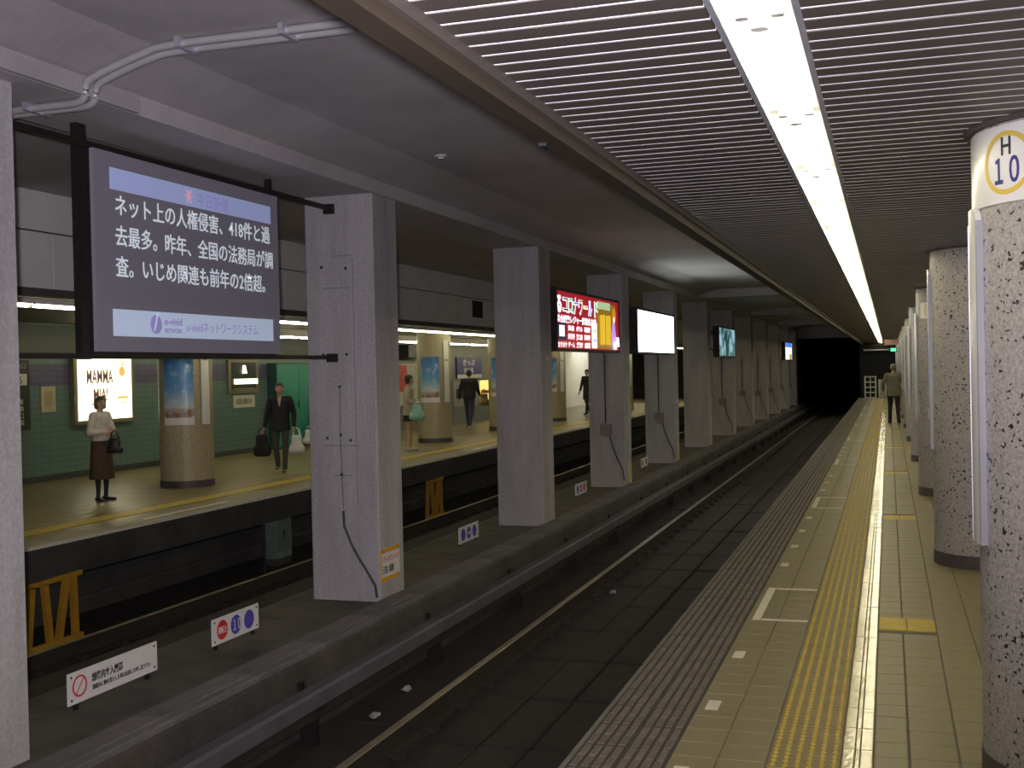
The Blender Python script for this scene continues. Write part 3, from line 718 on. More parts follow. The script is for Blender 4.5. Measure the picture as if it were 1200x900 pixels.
# ================================================================== ADVERTISING BOXES along the pillars
def ad_box(name, y0, y1, z0, z1, label, face, gaps=(.3, .3)):
    X = -4.40
    t = empty(name, (X, (y0+y1)/2, z0), label, 'light box')
    h = (y1-y0)/2; H = z1-z0
    MB().box(-.16, -.008, -h, h, 0, H).build('casing', steel_d, t)
    MB().box(-.0078, .0, -h+.05, h-.05, .04, H-.04).build('lit_face', face, t)
    fr = MB().box(-.008, .01, -h, h, 0, .04).box(-.008, .01, -h, h, H-.04, H).box(-.008, .01, -h, -h+.05, .04, H-.04).box(-.008, .01, h-.05, h, .04, H-.04)
    fr.build('frame', steel_d, t)
    for s_, e in ((-1, gaps[0]), (1, gaps[1])):
        for q in (.2, .75): MB().box(-.14, -.10, *sorted((s_*h, s_*(h+e))), H*q, H*q+.05).build('side_bracket', steel_d, t)
    return t.children[1], h, H
ar, h, H = ad_box('advertising_box', 15.5, 19.47, 1.905, 2.80, 'red illuminated advertising box with Japanese lettering, between two pillars', emis('ad_red_glow', (.42, .008, .02), .72), (.05, .53))
wg = emis('ad_white_glow', (.9, .9, .95), 1.3); yg = emis('ad_yellow_glow', (.72, .50, .03), .8); og = emis('ad_brown_glow', (.30, .16, .01), .8)
gg = emis('ad_green_glow', (.10, .55, .14), 1.0); bg = emis('ad_blue_glow', (.08, .22, .8), 1.0); pg = emis('ad_purple_glow', (.50, .26, .75), 1.1)
# lettering: coloured outlines as white plates under the glyphs
cols_ = [bg, wg, gg, bg, wg, yg, wg, gg]; word = 'るコロナワールド'
x = -h+.02
for i, ch in enumerate(word):
    b = text_x(ch, .28, wg, .001, x+.30*i, H-.325, ar, width=.27, bold=.014)
    if i: text_x(ch, .28, [ar, red_i, MATS['ad_green_glow'], bg, MATS['ad_brown_glow'], yg, bg, gg][i], .0035, x+.30*i+.02, H-.32, ar, width=.225)
text_x('総合娯楽レジャー施設名古屋', .115, wg, .001, x, H-.475, ar, width=2.3, bold=.004)
MB().box(.0005, .004, -h+.06, -h+.50, .16, .40).build('inset_screen', emis('ad_dark', (.02, .02, .06), .5), ar)
MB().box(.0045, .006, -h+.14, -h+.42, .21, .37).build('inset_picture', wg, ar)
text_x('カラオケ', .09, wg, .001, -h+.06, .06, ar, width=.5, bold=.003)
for r_, words in enumerate((('温泉', 'ボウル', '映画館'), ('遊技場', '飲食店', '駐車場'), ('ゲーム', '貸切', '会議室'))):
    for c_, wd in enumerate(words):
        text_x(wd, .085, wg, .001, -h+.62+.47*c_, .305-.12*r_, ar, width=.36, bold=.003)
MB().box(.0005, .003, -h+2.02, -h+2.36, .06, .46).build('white_strip', wg, ar)
text_x('年中無休', .075, gg, .0035, -h+2.04, .30, ar, width=.28); text_x('24時間', .075, bg, .0035, -h+2.04, .15, ar, width=.28)
MB().box(.0005, .002, -h+2.42, h-.30, .06, H-.10).build('picture_ground', og, ar)
MB().box(.0025, .004, -h+2.40, -h+3.30, H-.20, H-.08).build('picture_caption', emis('ad_pale_glow', (.55, .62, .40), .8), ar)
text_x('コロナワールド', .085, gg, .0045, -h+2.44, H-.18, ar, width=.8)
for k, yy_ in enumerate((2.46, 2.86)):
    mb = MB(); mb.beam((.004, -h+yy_+.12, .12), (.004, -h+yy_+.12, .60), .16, .003); mb.build('yellow_tower', yg, ar)
    mb = MB(); disc_x(mb, .0045, -h+yy_+.30, .42, .09, n=12); mb.build('printed_blossom', emis('ad_lime_glow%d' % k, (.35, .5, .04), .8), ar)
mb = MB(); disc_x(mb, .0045, h-.40, .62, .13, n=12); mb.build('printed_blossom', emis('ad_orange_glow', (.75, .28, .02), .8), ar)
mb = MB(); mb.add([(.005, h-.62, .30), (.005, h-.50, .52), (.005, h-.36, .48), (.005, h-.22, .16), (.005, h-.40, .08), (.005, h-.56, .10)], [(0, 1, 2, 3, 4, 5)]); mb.build('printed_gown', pg, ar)
mb = MB(); disc_x(mb, .005, h-.42, .55, .055, n=12); mb.build('printed_highlight', wg, ar)
MB().beam((.006, h-.44, .05), (.006, h-.46, .18), .09, .002).build('printed_highlight', wg, ar); MB().beam((.006, h-.22, .10), (.006, h-.26, .26), .09, .002).build('printed_highlight', wg, ar)
ad_box('advertising_box', 20.95, 24.83, 1.90, 2.76, 'blank glowing white light box beyond the red advertising box', emis('blank_glow', (.93, 1.0, .97), 5.0), (.4, .24))
tree_m = None
def tree_print():
    m = bpy.data.materials.new('tree_print_glow'); m.use_nodes = True; nt = m.node_tree; N = nt.nodes; L = nt.links; b = N['Principled BSDF']
    tc = N.new('ShaderNodeTexCoord'); n = N.new('ShaderNodeTexNoise'); n.inputs['Scale'].default_value = 2.2; n.inputs['Detail'].default_value = 7; n.inputs['Distortion'].default_value = 1.2
    L.new(tc.outputs['Object'], n.inputs['Vector']); r = N.new('ShaderNodeValToRGB'); e = r.color_ramp.elements
    e[0].position = .40; e[0].color = (.015, .06, .06, 1); e[1].position = .60; e[1].color = (.34, .50, .62, 1); q = e.new(.48); q.color = (.06, .18, .16, 1)
    L.new(n.outputs['Fac'], r.inputs['Fac']); L.new(r.outputs['Color'], b.inputs['Emission Color']); b.inputs['Emission Strength'].default_value = 1.0; b.inputs['Base Color'].default_value = (.05, .1, .1, 1); return m
ta, h, H = ad_box('advertising_box', 31.75, 35.3, 1.88, 2.74, 'light box with a dark green tree on pale blue, farther down the track', tree_print(), (.66, .0))
random.seed(2)
mb = MB()
for k in range(6):
    yb = -.2+random.uniform(-.1, .1); mb.tube([(.006, yb, .04), (.006, yb+.15*(k-2.5)*.4, .4), (.006, yb+.35*(k-2.5), .78)], [.05, .03, .012], 5)
mb.build('printed_trunk', emis('trunk_glow', (.02, .09, .08), .6), ta)
tb, h, H = ad_box('advertising_box', 53.1, 56.9, 1.82, 2.67, 'smallest glowing white and blue light box, near the tunnel mouth', emis('far_box_glow', (.75, .85, 1.0), 1.6))
MB().box(.0005, .003, -h+.2, h-.2, H-.25, H-.04).build('blue_header', bg, tb); MB().box(.0005, .003, -h+2.2, h-.2, .04, .30).build('yellow_patch', yg, tb)

# ================================================================== SIGNS on the divider
def plate_sign(y0, y1, z0, z1, X, label):
    t = empty('track_sign', (X, (y0+y1)/2, z0), label, 'sign'); h = (y1-y0)/2; H = z1-z0
    pl = MB().box(-.006, 0, -h, h, 0, H).build('plate', sign_w, t)
    for u in (-.8, .8): MB().box(-.03, -.0065, u*h-.015, u*h+.015, -(z0+.468), H*.6).build('leg', steel_d, t)
    for uy in (-1, 1):
        for uz in (.14, .86):
            mb = MB(); disc_x(mb, 0, uy*(h-.035), H*uz, .008, .004, 8); mb.build('bolt', ink, pl)
    return pl, h, H
XSg = -4.98
s, h, H = plate_sign(6.03, 6.97, -.425, -.22, XSg, 'long white no-entry sign with red circle and slash, low at lower left')
mb = MB(); disc_x(mb, .0005, -h+.115, H*.52, .070, .002, 32, 0, .058); mb.beam((.0015, -h+.075, H*.52-.05), (.0015, -h+.155, H*.52+.05), .010, .002); mb.build('prohibition_mark', red_i, s)
text_x('線路内立入厳禁', .060, ink, .001, -h+.235, .105, s, width=.32, bold=.0015)
text_x('線路内に物を落とした時は係員にお申し出下さい', .036, ink, .001, -h+.24, .050, s, width=.62, bold=.0005)
def circles_sign(y0, y1, z0, z1, X, label, cs, txt):
    s, h, H = plate_sign(y0, y1, z0, z1, X, label)
    for k, (c_, t_) in enumerate(zip(cs, txt)):
        yy_ = (-.58+.57*k)*h; mb = MB(); disc_x(mb, .0005, yy_, H*.5, H*.37, .0018, 28); mb.build('disc', c_, s)
        if t_: text_x(t_, H*(.55 if len(t_) == 2 else .28), sign_w, .003, yy_-H*(.26 if len(t_) == 2 else .3), H*(.30 if len(t_) == 2 else .40), s, width=H*(.5 if len(t_) == 2 else .6), bold=.001)
circles_sign(7.67, 8.36, -.43, -.225, XSg, 'white sign with one red and two blue discs, the middle reading 10', (red_i, blue_i, blue_i), ('運転士', '１０', ''))
circles_sign(12.95, 13.65, -.44, -.24, XSg+.03, 'small white sign with three blue discs on the divider between two pillars', (blue_i, blue_i, blue_i), ('', '4', ''))
circles_sign(18.3, 19.05, -.45, -.26, XSg+.05, 'small white sign with blue and red discs on the divider below the red advertising box', (blue_i, blue_i, red_i), ('', '6', ''))
circles_sign(23.6, 24.3, -.45, -.26, XSg+.05, 'faint white sign on the divider below the white light box', (mat('dull_red', (.3, .1, .08), .6, 0), sign_w, MATS['dull_red']), ('', '', ''))
# yellow trestles and box on the far track
def trestle(y, lab):
    t = empty('yellow_trestle', (-7.95, y, -1.03), lab, 'trestle')
    MB().beam((0, -.35, .68), (.0, .42, .70), .05, .05).build('top_rail', orange_m, t)
    for (a, b) in ((-.30, -.38), (-.12, -.05), (.2, .05), (.30, .32)):
        MB().beam((0, a, .67), (.0, b, .0), .05, .07).build('leg', orange_m, t)
    MB().beam((0, -.42, .06), (0, .42, .06), .04, .05).build('foot_rail', orange_m, t)
trestle(9.45, 'orange-yellow trestle below the opposite platform at the left'); trestle(19.6, 'orange-yellow trestle below the opposite platform beyond the large pillar')
t = empty('equipment_cabinet', (-8.3, 14.5, -.95), 'narrow pale green equipment box below the opposite platform, left of the large pillar', 'box')
MB().box(-.1, .1, -.22, .22, .02, .62).build('casing', mat('pale_green_paint', (.14, .19, .16), .5, .15, 6), t); MB().box(.1, .108, -.18, .18, .12, .56).build('door', mat('green_door', (.10, .14, .12), .5, .1, 6), t)
MB().box(.108, .112, -.03, .03, .3, .4).build('latch', ink, t); MB().box(-.1, .1, -.2, .2, -.08, .019).build('plinth', dark_m, t)
MB().tube([(-8.05, 13.7, -1.03), (-8.05, 13.7, -.37)], .02, 8).build('support_pipe', steel_d, None, label='thin dark vertical pipe under the opposite platform left of the equipment box', cat='pipe')
# litter
random.seed(9)
for (x, y, lab) in ((-3.78, 8.0, 'crumpled pale litter on the track bed, nearest scrap'), (-3.84, 8.75, 'crumpled pale litter on the track bed, second scrap'), (-3.1, 13.1, 'pale scrap of litter beside the lit rail, farther away')):
    me = bpy.data.meshes.new('litter'); bm = bmesh.new(); bmesh.ops.create_icosphere(bm, subdivisions=2, radius=.045)
    for v in bm.verts: v.co *= random.uniform(.6, 1.2); v.co.z *= .6
    bm.to_mesh(me); bm.free(); me.materials.append(mat('litter_paper', (.30, .30, .31), .7, .2, 20)); obj('litter', me, None, (x, y, -.965), lab, 'litter')

# ================================================================== THINGS ON THE LEFT WALL
def wall_thing(name, y0, y1, z0, z1, lab, cat, fr=None, d=.04):
    t = empty(name, (XW, (y0+y1)/2, z0), lab, cat); return t, (y1-y0)/2, z1-z0
t, h, H = wall_thing('poster_light_box', 16.1, 17.72, .88, 2.02, 'glowing theatre poster light box on the teal wall behind the woman in white', 'poster')
gf = mat('bronze_frame', (.22, .19, .12), .4, .1, 5, metal=.4)
MB().box(0, .10, -h, h, 0, H).build('casing', gf, t)
MB().box(.1, .112, -h+.09, h-.09, .07, H-.02).build('lit_face', emis('poster_glow', (1, .95, .68), 1.7), t)
brn = emis('poster_brown', (.22, .10, .08), .3); org = emis('poster_orange', (.85, .42, .10), .9)
text_x('MAMMA', .34, brn, .113, -h+.30, H-.44, t, width=.70, bold=.006); text_x('MIA!', .30, brn, .113, -h+.47, H-.74, t, width=.38, bold=.006)
mb = MB(); disc_x(mb, .113, h-.36, H-.24, .09, .002, 12); mb.beam((.114, h-.36, H-.14), (.114, h-.36, H-.06), .10, .002); mb.build('printed_face', org, t)
mb = MB(); mb.box(.113, .115, h-.5, h-.2, .42, .46).box(.113, .115, h-.42, h-.26, .34, .36); mb.build('printed_line', org, t)
mb = MB(); mb.box(.113, .115, -h+.40, -h+.62, .33, .35); mb.build('printed_line', brn, t)
t = empty('wall_lamp', (XW, 17.0, 2.09), 'short glowing lamp just above the theatre poster', 'lamp'); MB().box(0, .16, -.42, .42, .0, .02).build('hood', alu_m, t); MB().tube([(.10, -.38, -.015), (.10, .38, -.015)], .014, 8).build('tube', tube_far, t, True)
t, h, H = wall_thing('direction_board', 14.75, 15.12, .86, 1.98, 'tall narrow black board with white writing on the teal wall beside the nearest pillar', 'sign')
MB().box(0, .04, -h, h, 0, H).build('board', mat('board_black', (.02, .022, .024), .4, 0), t)
MB().box(.041, .043, -.10, .12, .72, .90).build('pictogram', sign_w, t); text_x('5', .16, ink, .044, -.06, .745, t)
for k, s_ in enumerate(('乗', '換', '口', '案')): text_x(s_, .1, sign_w, .041, -.06, .42-.11*k, t)
text_x('出口', .09, mat('grey_ink', (.3, .3, .3), .5, 0), .041, -.11, .99, t, width=.2)
t, h, H = wall_thing('beige_notice', 15.4, 15.74, 1.13, 1.55, 'small beige notice plate left of the theatre poster', 'notice'); MB().box(0, .02, -h, h, 0, H).build('plate', mat('beige_plate', (.42, .36, .22), .5, .08, 9), t)
MB().box(.02, .022, -h*.5, h*.5, H*.2, H*.8).build('print_block', mat('beige_print', (.34, .29, .18), .5, .1, 9), t)
t, h, H = wall_thing('fire_hydrant_cabinet', 20.95, 22.15, 1.28, 2.0, 'dark framed wall cabinet with a small white lamp and a glowing strip', 'cabinet')
MB().box(0, .05, -h, h, 0, H).build('frame', gf, t); MB().box(.051, .06, -h+.12, h-.12, .10, H-.06).build('recess', mat('recess_dark', (.015, .02, .018), .3, 0), t)
lw = emis('strip_glow', (1, .97, .70), 2.2)
MB().box(.061, .10, -h+.2, h-.12, .20, .31).build('glowing_strip', lw, t); MB().box(.061, .075, -h+.16, h-.2, .08, .12).build('shelf', gf, t)
MB().tube([(.07, -.02, .42), (.07, -.02, .60)], [.07, .035], 10).build('bottle_lamp', emis('bottle_glow', (1, .95, .8), 1.3), t, True)
t, h, H = wall_thing('wall_notice', 21.18, 22.02, .98, 1.24, 'small pale notice with dark writing under the dark framed cabinet', 'notice'); MB().box(0, .02, -h, h, 0, H).build('plate', mat('pale_plate', (.50, .49, .40), .5, .05, 9), t)
text_x('広告 お知らせ', .13, ink, .021, -h+.1, .08, t, width=.62, bold=.002)
t, h, H = wall_thing('green_cabinet', 22.6, 24.6, 0, 1.92, 'tall flat green cabinet door on the wall behind the man with bags', 'cabinet')
MB().box(0, .22, -h, h, 0, H).build('casing', mat('cabinet_green_dark', (.02, .06, .055), .5, .1, 4), t)
gm = mat('cabinet_green', (.035, .26, .20), .45, .06, 4)
MB().box(.221, .24, -h+.04, -.01, .06, H-.03).build('door', gm, t); MB().box(.221, .24, .01, h-.04, .06, H-.03).build('door', gm, t)
MB().box(.241, .26, -.05, -.02, .9, 1.05).build('handle', ink, t)
# a bench with bags behind the man
t = empty('platform_bench', (-12.4, 25.0, 0), 'low dark bench with a brown back against the wall, right of the man with bags', 'bench')
MB().box(-.2, .25, -1.0, 1.0, .40, .46).build('seat', mat('bench_dark', (.05, .05, .045), .5, .1, 5), t); MB().box(-.27, -.2, -1.0, 1.0, .5, .85).build('backrest', mat('bench_brown', (.16, .12, .07), .5, .1, 5), t)
for u in (-.85, .85):
    MB().box(-.2, -.14, u-.03, u+.03, 0, .5).build('leg', steel_d, t); MB().box(.17, .22, u-.03, u+.03, 0, .4).build('leg', steel_d, t)
# farther: kiosk boards on the grey wall
t, h, H = wall_thing('hanging_sign', 29.4, 31.0, 2.06, 2.42, 'dark overhead box sign with a small lit yellow square, left of the second postered column', 'sign')
MB().box(0, .5, -h, h, 0, H).build('casing', mat('sign_black', (.02, .02, .02), .5, 0), t); MB().box(.501, .51, h-.62, h-.12, .05, H-.05).build('lit_square', emis('amber_glow', (1, .75, .25), 1.4), t)
MB().box(.511, .515, h-.40, h-.34, .08, H-.10).build('bar', ink, t); MB().box(.2, .3, -.05, .05, H, 2.58-2.06).build('hanger_rod', steel_d, t)
t, h, H = wall_thing('poster_board', 29.5, 31.3, .7, 1.98, 'pale poster board with red and grey posters beside the woman with the mint bag', 'poster')
MB().box(0, .05, -h, h, 0, H).build('board', mat('board_cream', (.50, .48, .40), .5, .05, 5), t); MB().box(.051, .055, -h+.25, -h+.8, .4, H-.12).build('red_poster', mat('poster_red', (.45, .06, .05), .5, .3, 9), t)
MB().box(.051, .055, .05, .6, .4, H-.12).build('grey_poster', mat('poster_grey', (.35, .38, .34), .5, .3, 9), t)
for yp, lab in ((31.6, 'pale vertical pipe left of the second postered column'), (37.6, 'pale vertical pipe at the right behind the walking man')):
    MB().tube([(XW+.2, yp, 0), (XW+.2, yp, 2.57)], .045, 10).build('wall_pipe', mat('cream_pipe', (.5, .45, .30), .4, .05, 5), None, True, label=lab, cat='pipe')
t, h, H = wall_thing('station_sign', 34.3, 36.6, 1.42, 2.10, 'dark blue sign with white writing above the yellow panel on the far wall', 'sign')
MB().box(0, .06, -h, h, 0, H).build('board', mat('sign_navy', (.035, .03, .20), .4, 0), t); MB().box(.061, .065, -h, h, 0, .12).build('white_band', sign_w, t)
text_x('きっぷ', .24, sign_w, .062, -h+.5, .42, t, width=1.1, bold=.004); text_x('売り場', .2, sign_w, .062, -h+.6, .17, t, width=.9, bold=.004)
t, h, H = wall_thing('vending_panel', 33.2, 37.0, 0, 1.38, 'dark panel with a bright yellow lit section behind the walking man', 'machine')
MB().box(0, .3, -h, h, 0, H).build('casing', mat('machine_grey', (.16, .17, .18), .5, .1, 4), t); MB().box(.301, .31, .6, 1.75, .55, H-.05).build('lit_face', emis('yellow_glow', (.95, .75, .22), .9), t)
MB().box(.301, .31, -h+.1, .5, .55, H-.05).build('front_panel', mat('machine_pale', (.32, .32, .30), .4, .1, 4), t)
MB().box(.311, .32, .7, 1.6, .9, 1.0).build('print_line', red_i, t); MB().box(.311, .32, -h+.3, .2, .8, 1.1).build('slot_block', ink, t)
# black bin by the column 35
t = empty('black_bin', (-10.6, 33.9, 0), 'small black bin at the foot of the distant postered column', 'bin'); MB().box(-.18, .18, -.18, .18, 0, .42).build('body', mat('bin_black', (.015, .015, .017), .5, 0), t); MB().box(-.2, .2, -.2, .2, .42, .46).build('lid', ink, t)
t = empty('yellow_box', (-9.9, 44.5, 0), 'small pale yellow box on the far platform below the white light box', 'box'); MB().box(-.3, .3, -.3, .3, 0, .35).build('body', mat('pale_yellow', (.5, .42, .12), .5, .1, 4), t); MB().box(-.32, .32, -.32, .32, .35, .40).build('lid', patch_m, t)

# ================================================================== END OF NEAR PLATFORM
def barrier(x0, x1, y, H, lab, rows_=4):
    t = empty('platform_barrier', ((x0+x1)/2, y, 0), lab, 'barrier'); h = (x1-x0)/2
    wm = mat('barrier_white', (.62, .62, .58), .5, .05, 5)
    for s_ in (-1, 1): MB().box(s_*h-.03, s_*h+.03, -.03, .03, 0, H).build('post', wm, t)
    for k in range(rows_):
        z = .08+(H-.12)*k/(rows_-1); MB().box(-h, h, -.02, .02, z-.025, z+.03).build('rail', wm, t)
    MB().box(-.02, .02, -.02, .02, 0, H).build('middle_post', wm, t)
barrier(-1.0, -.55, 53.5, 1.04, 'white slatted barrier at the far end of the near platform, left one', 5)
barrier(-.42, -.12, 55.6, .85, 'smaller white barrier at the far end of the near platform, right one', 4)
MB().box(-.45, -.1, 55.65, 55.67, .0, .8).build('warning_board', mat('board_pale', (.45, .42, .38), .5, .2, 9), None, label='pale board fixed behind the smaller end barrier', cat='board')
t = empty('exit_sign', (.19, 50, 2.06), 'small glowing green exit sign hanging at the far end of the platform', 'sign')
MB().box(-.16, .16, -.04, .04, 0, .17).build('casing', steel_d, t); MB().box(-.09, .12, -.045, -.041, .02, .15).build('lit_face', emis('exit_green', (.10, .9, .45), 1.3), t)
MB().box(-.01, .01, -.01, .01, .17, .49).build('hanger_rod', steel_d, t)
t = empty('hanging_sign', (.12, 44, 2.26), 'dim pinkish sign board hanging near the end of the glowing light line', 'sign')
MB().box(-.24, .26, -.05, .05, 0, .2).build('board', mat('pink_board', (.45, .27, .24), .5, .1, 5), t); MB().box(-.01, .01, -.01, .01, .2, .29).build('hanger_rod', steel_d, t)
MB().box(-1.11, .3, 57.3, 57.45, 2.2, 2.26).build('end_rail', alu_m, None, label='thin pale rail across the end of the platform below the ceiling', cat='rail')

# ================================================================== PEOPLE
def ellip(c, r, n=10):
    c = Vector(c); r = Vector(r) if hasattr(r, '__len__') else Vector((r, r, r)); out = []
    for i in range(n//2+1):
        ph = PI*i/(n//2)
        for k in range(n): out.append(Vector((c.x+r.x*math.sin(ph)*math.cos(2*PI*k/n), c.y+r.y*math.sin(ph)*math.sin(2*PI*k/n), c.z+r.z*math.cos(ph))))
    return out
def lobes_mesh(prims, mats, voxel=.008, name='body', smooth=4):
    """prims: (p0, r0, p1, r1, material_index) -> one continuous remeshed surface"""
    bm = bmesh.new()
    for p0, r0, p1, r1, mi in prims:
        vs_ = [bm.verts.new(v) for v in ellip(p0, r0)+ellip(p1, r1)]
        g = bmesh.ops.convex_hull(bm, input=vs_)
        bmesh.ops.delete(bm, geom=[e for e in g['geom_interior'] if isinstance(e, bmesh.types.BMVert)], context='VERTS')
    me = bpy.data.meshes.new(name); bm.to_mesh(me); bm.free()
    o = bpy.data.objects.new('tmp', me); C.objects.link(o)
    md = o.modifiers.new('r', 'REMESH'); md.mode = 'VOXEL'; md.voxel_size = voxel
    ms = o.modifiers.new('s', 'SMOOTH'); ms.factor = .5; ms.iterations = smooth
    bpy.context.view_layer.update()
    m2 = bpy.data.meshes.new_from_object(o.evaluated_get(bpy.context.evaluated_depsgraph_get()))
    bpy.data.objects.remove(o)
    for m in mats: m2.materials.append(m)
    n = len(m2.polygons); cen = np.empty(n*3, 'f'); m2.polygons.foreach_get('center', cen); cen = cen.reshape(-1, 3)
    best = np.full(n, 1e9); idx = np.zeros(n, 'i')
    for p0, r0, p1, r1, mi in prims:
        a = np.array(p0, float); b = np.array(p1, float); ab = b-a; L2 = max(ab@ab, 1e-9)
        t_ = np.clip((cen-a)@ab/L2, 0, 1); q = a+t_[:, None]*ab
        ra = np.array(r0 if hasattr(r0, '__len__') else (r0,)*3, float); rb = np.array(r1 if hasattr(r1, '__len__') else (r1,)*3, float)
        rr = ra+(rb-ra)*t_[:, None]
        d = np.linalg.norm((cen-q)/rr, axis=1)
        up = d < best; best[up] = d[up]; idx[up] = mi
    m2.polygons.foreach_set('material_index', idx); m2.polygons.foreach_set('use_smooth', [True]*n)
    m2.name = name
    return m2
def hand(W, d, side, mi, curl=.5, grip=None):
    """palm and five fingers; d = direction of the hand, side = direction of the thumb"""
    W = Vector(W); d = Vector(d).normalized(); s_ = Vector(side); s_ = (s_-d*s_.dot(d)).normalized(); nrm = d.cross(s_).normalized()
    if grip is not None and nrm.dot(Vector(grip)) < 0: nrm = -nrm
    pr = []
    for u in (-.026, 0, .024): pr.append((W+s_*u*.6, .016, W+d*.085+s_*u, .013, mi))
    for k, (u, L_) in enumerate(((.030, .068), (.010, .078), (-.011, .072), (-.031, .056))):
        b = W+d*.088+s_*u; m1 = b+(d*math.cos(curl)+nrm*math.sin(curl))*L_*.5; m2 = m1+(d*math.cos(curl*2.2)+nrm*math.sin(curl*2.2))*L_*.5
        pr += [(b, .0095, m1, .0088, mi), (m1, .0088, m2, .0078, mi)]
    b = W+d*.02+s_*.026; m1 = b+(d*.7+s_*.65+nrm*.3).normalized()*.042; m2 = m1+(d*.9+s_*.15+nrm*.5).normalized()*.032
    pr += [(b, .012, m1, .0105, mi), (m1, .0105, m2, .009, mi)]
    return pr
def person(label, loc_, rz, height, mats, hair, pose, female=False, skirt=None, coat=None, hairs='short'):
    """mats: [skin, top, bottom, shoes, socks]. Local +Y is forward."""
    k = height/1.70
    t = empty('person', loc_, label, 'person', rz=rz)
    sw = .142 if female else .178
    hp = pose
    lean = Vector(hp.get('lean', (0, 0, 0)))
    S = [Vector((s_*sw, 0, 1.385))+lean for s_ in (-1, 1)]
    pr = []
    ht = hp.get('head', (0, .01, 0)); hc = Vector((ht[0], ht[1]+.01, 1.585))+lean*1.15
    face = Vector(hp.get('look', (0, 1, 0))).normalized(); fside = face.cross(Vector((0, 0, 1))).normalized()
    pr.append((hc+Vector((0, 0, .02)), (.075, .085, .085), hc-Vector((0, 0, .045))+face*.015, (.055, .062, .062), 0))
    pr.append((hc-Vector((0, 0, .08))+face*.028, .035, hc-Vector((0, 0, .072))+face*.04, .03, 0))      # jaw, chin
    pr.append((hc+face*.082-Vector((0, 0, .002)), .010, hc+face*.097-Vector((0, 0, .030)), .0135, 0))      # nose
    for s_ in (-1, 1): pr.append((hc+fside*s_*.076+Vector((0, 0, .01)), (.012, .018, .028), hc+fside*s_*.076-Vector((0, 0, .02)), (.010, .014, .02), 0))
    pr.append((Vector((0, -.005, 1.42))+lean, .055, hc-Vector((0, .01, .07)), .048, 0))
    bx = .138 if female else .168
    pr.append((Vector((0, 0, 1.33))+lean, (bx, .10, .085), Vector((0, 0, 1.13))+lean*.6, (bx*.86, .092, .08), 1))
    pr.append((Vector((0, 0, 1.13))+lean*.6, (bx*.86, .095, .08), Vector((0, 0, .97)), (.155, .112, .07), 1))
    pr.append((S[0], .055, S[1], .055, 1)); pr.append((Vector((0, -.005, 1.41))+lean, .062, Vector((0, 0, 1.34))+lean, .09, 1))
    if female: pr.append((Vector((-.06, .07, 1.27))+lean, .05, Vector((.06, .07, 1.27))+lean, .05, 1))
    pr.append((Vector((0, -.01, .95)), (.155, .115, .075), Vector((0, -.01, .90)), (.15, .115, .07), 2))
    E_, W_ = hp['elbow'], hp['wrist']
    for i in (0, 1):
        e = Vector(E_[i])+lean; w_ = Vector(W_[i])+lean
        pr.append((S[i], .056, e, .044, 1)); pr.append((e, .044, w_, .031, 1)); pr.append((w_, .027, w_+(w_-e).normalized()*.03, .024, 0))
        hd = hp.get('hand', [None, None])[i] or (w_-e)
        pr += hand(w_+(w_-e).normalized()*.02, hd, hp.get('thumb', ((0, 1, 0), (0, 1, 0)))[i], 0, hp.get('curl', .5))
    K_, A_ = hp['knee'], hp['ankle']
    for i, s_ in ((0, -1), (1, 1)):
        h_ = Vector((s_*.085, 0, .90)); kn = Vector(K_[i]); an = Vector(A_[i])
        lm = hp.get('legmat', 2)
        pr.append((h_, .088, kn, .058, 2 if lm == 2 else 4)); pr.append((kn, .058 if lm == 2 else .048, an, .050 if lm == 2 else .034, lm))
        if lm != 2: pr.append((kn-Vector((0, .015, .08)), .05, kn-Vector((0, .015, .2)), .045, lm))
        fd = Vector(hp.get('foot', ((0, 1, 0), (0, 1, 0)))[i]).normalized(); z0 = an.z-.075
        pr.append((Vector((an.x, an.y, z0+.035))-fd*.045, (.036, .04, .035), Vector((an.x, an.y, z0+.028))+fd*.15, (.042, .045, .026), 3)); pr.append((an, .04, Vector((an.x, an.y, z0+.045)), .04, 3))
    sc = Matrix.Scale(k, 4)
    me = lobes_mesh(pr, mats); me.transform(sc); body = obj('body', me, t)
    # eyes, brows, mouth
    mb = MB(); eb = MB(); mo = MB()
    for s_ in (-1, 1):
        c = hc+face*.078+fside*s_*.030+Vector((0, 0, .012)); vv = ellip(c, (.011, .008, .006), 8)
        b = bmesh.new(); vs_ = [b.verts.new(v) for v in vv]; bmesh.ops.convex_hull(b, input=vs_); b.verts.index_update(); mb.add([v.co for v in b.verts], [tuple(v.index for v in f.verts) for f in b.faces]); b.free()
        eb.beam(hc+face*.084+fside*s_*.016+Vector((0, 0, .034)), hc+face*.078+fside*s_*.046+Vector((0, 0, .034)), .008, .007)
    mo.beam(hc+face*.082-fside*.022-Vector((0, 0, .052)), hc+face*.082+fside*.022-Vector((0, 0, .052)), .012, .008)
    for nm, m_, q in (('eyes', ink, mb), ('eyebrows', hair, eb), ('mouth', mat('lips', (.30, .10, .08), .5, 0), mo)):
        me = q.mesh(nm, m_); me.transform(sc); obj(nm, me, body)
    bk = -face
    hr = [(hc+Vector((0, 0, .045))+bk*.012, (.084, .09, .075), hc+bk*.035-Vector((0, 0, .0)), (.08, .075, .075), 0)]
    if hairs == 'bob': hr += [(hc+fside*s_*.066+bk*.02+Vector((0, 0, .03)), (.03, .05, .05), hc+fside*s_*.068+bk*.02-Vector((0, 0, .06)), (.022, .045, .04), 0) for s_ in (-1, 1)]+[(hc+bk*.05, (.07, .05, .06), hc+bk*.055-Vector((0, 0, .08)), (.06, .035, .04), 0), (hc+face*.055+Vector((0, 0, .075)), (.06, .03, .025), hc+Vector((0, 0, .09)), (.06, .06, .03), 0)]
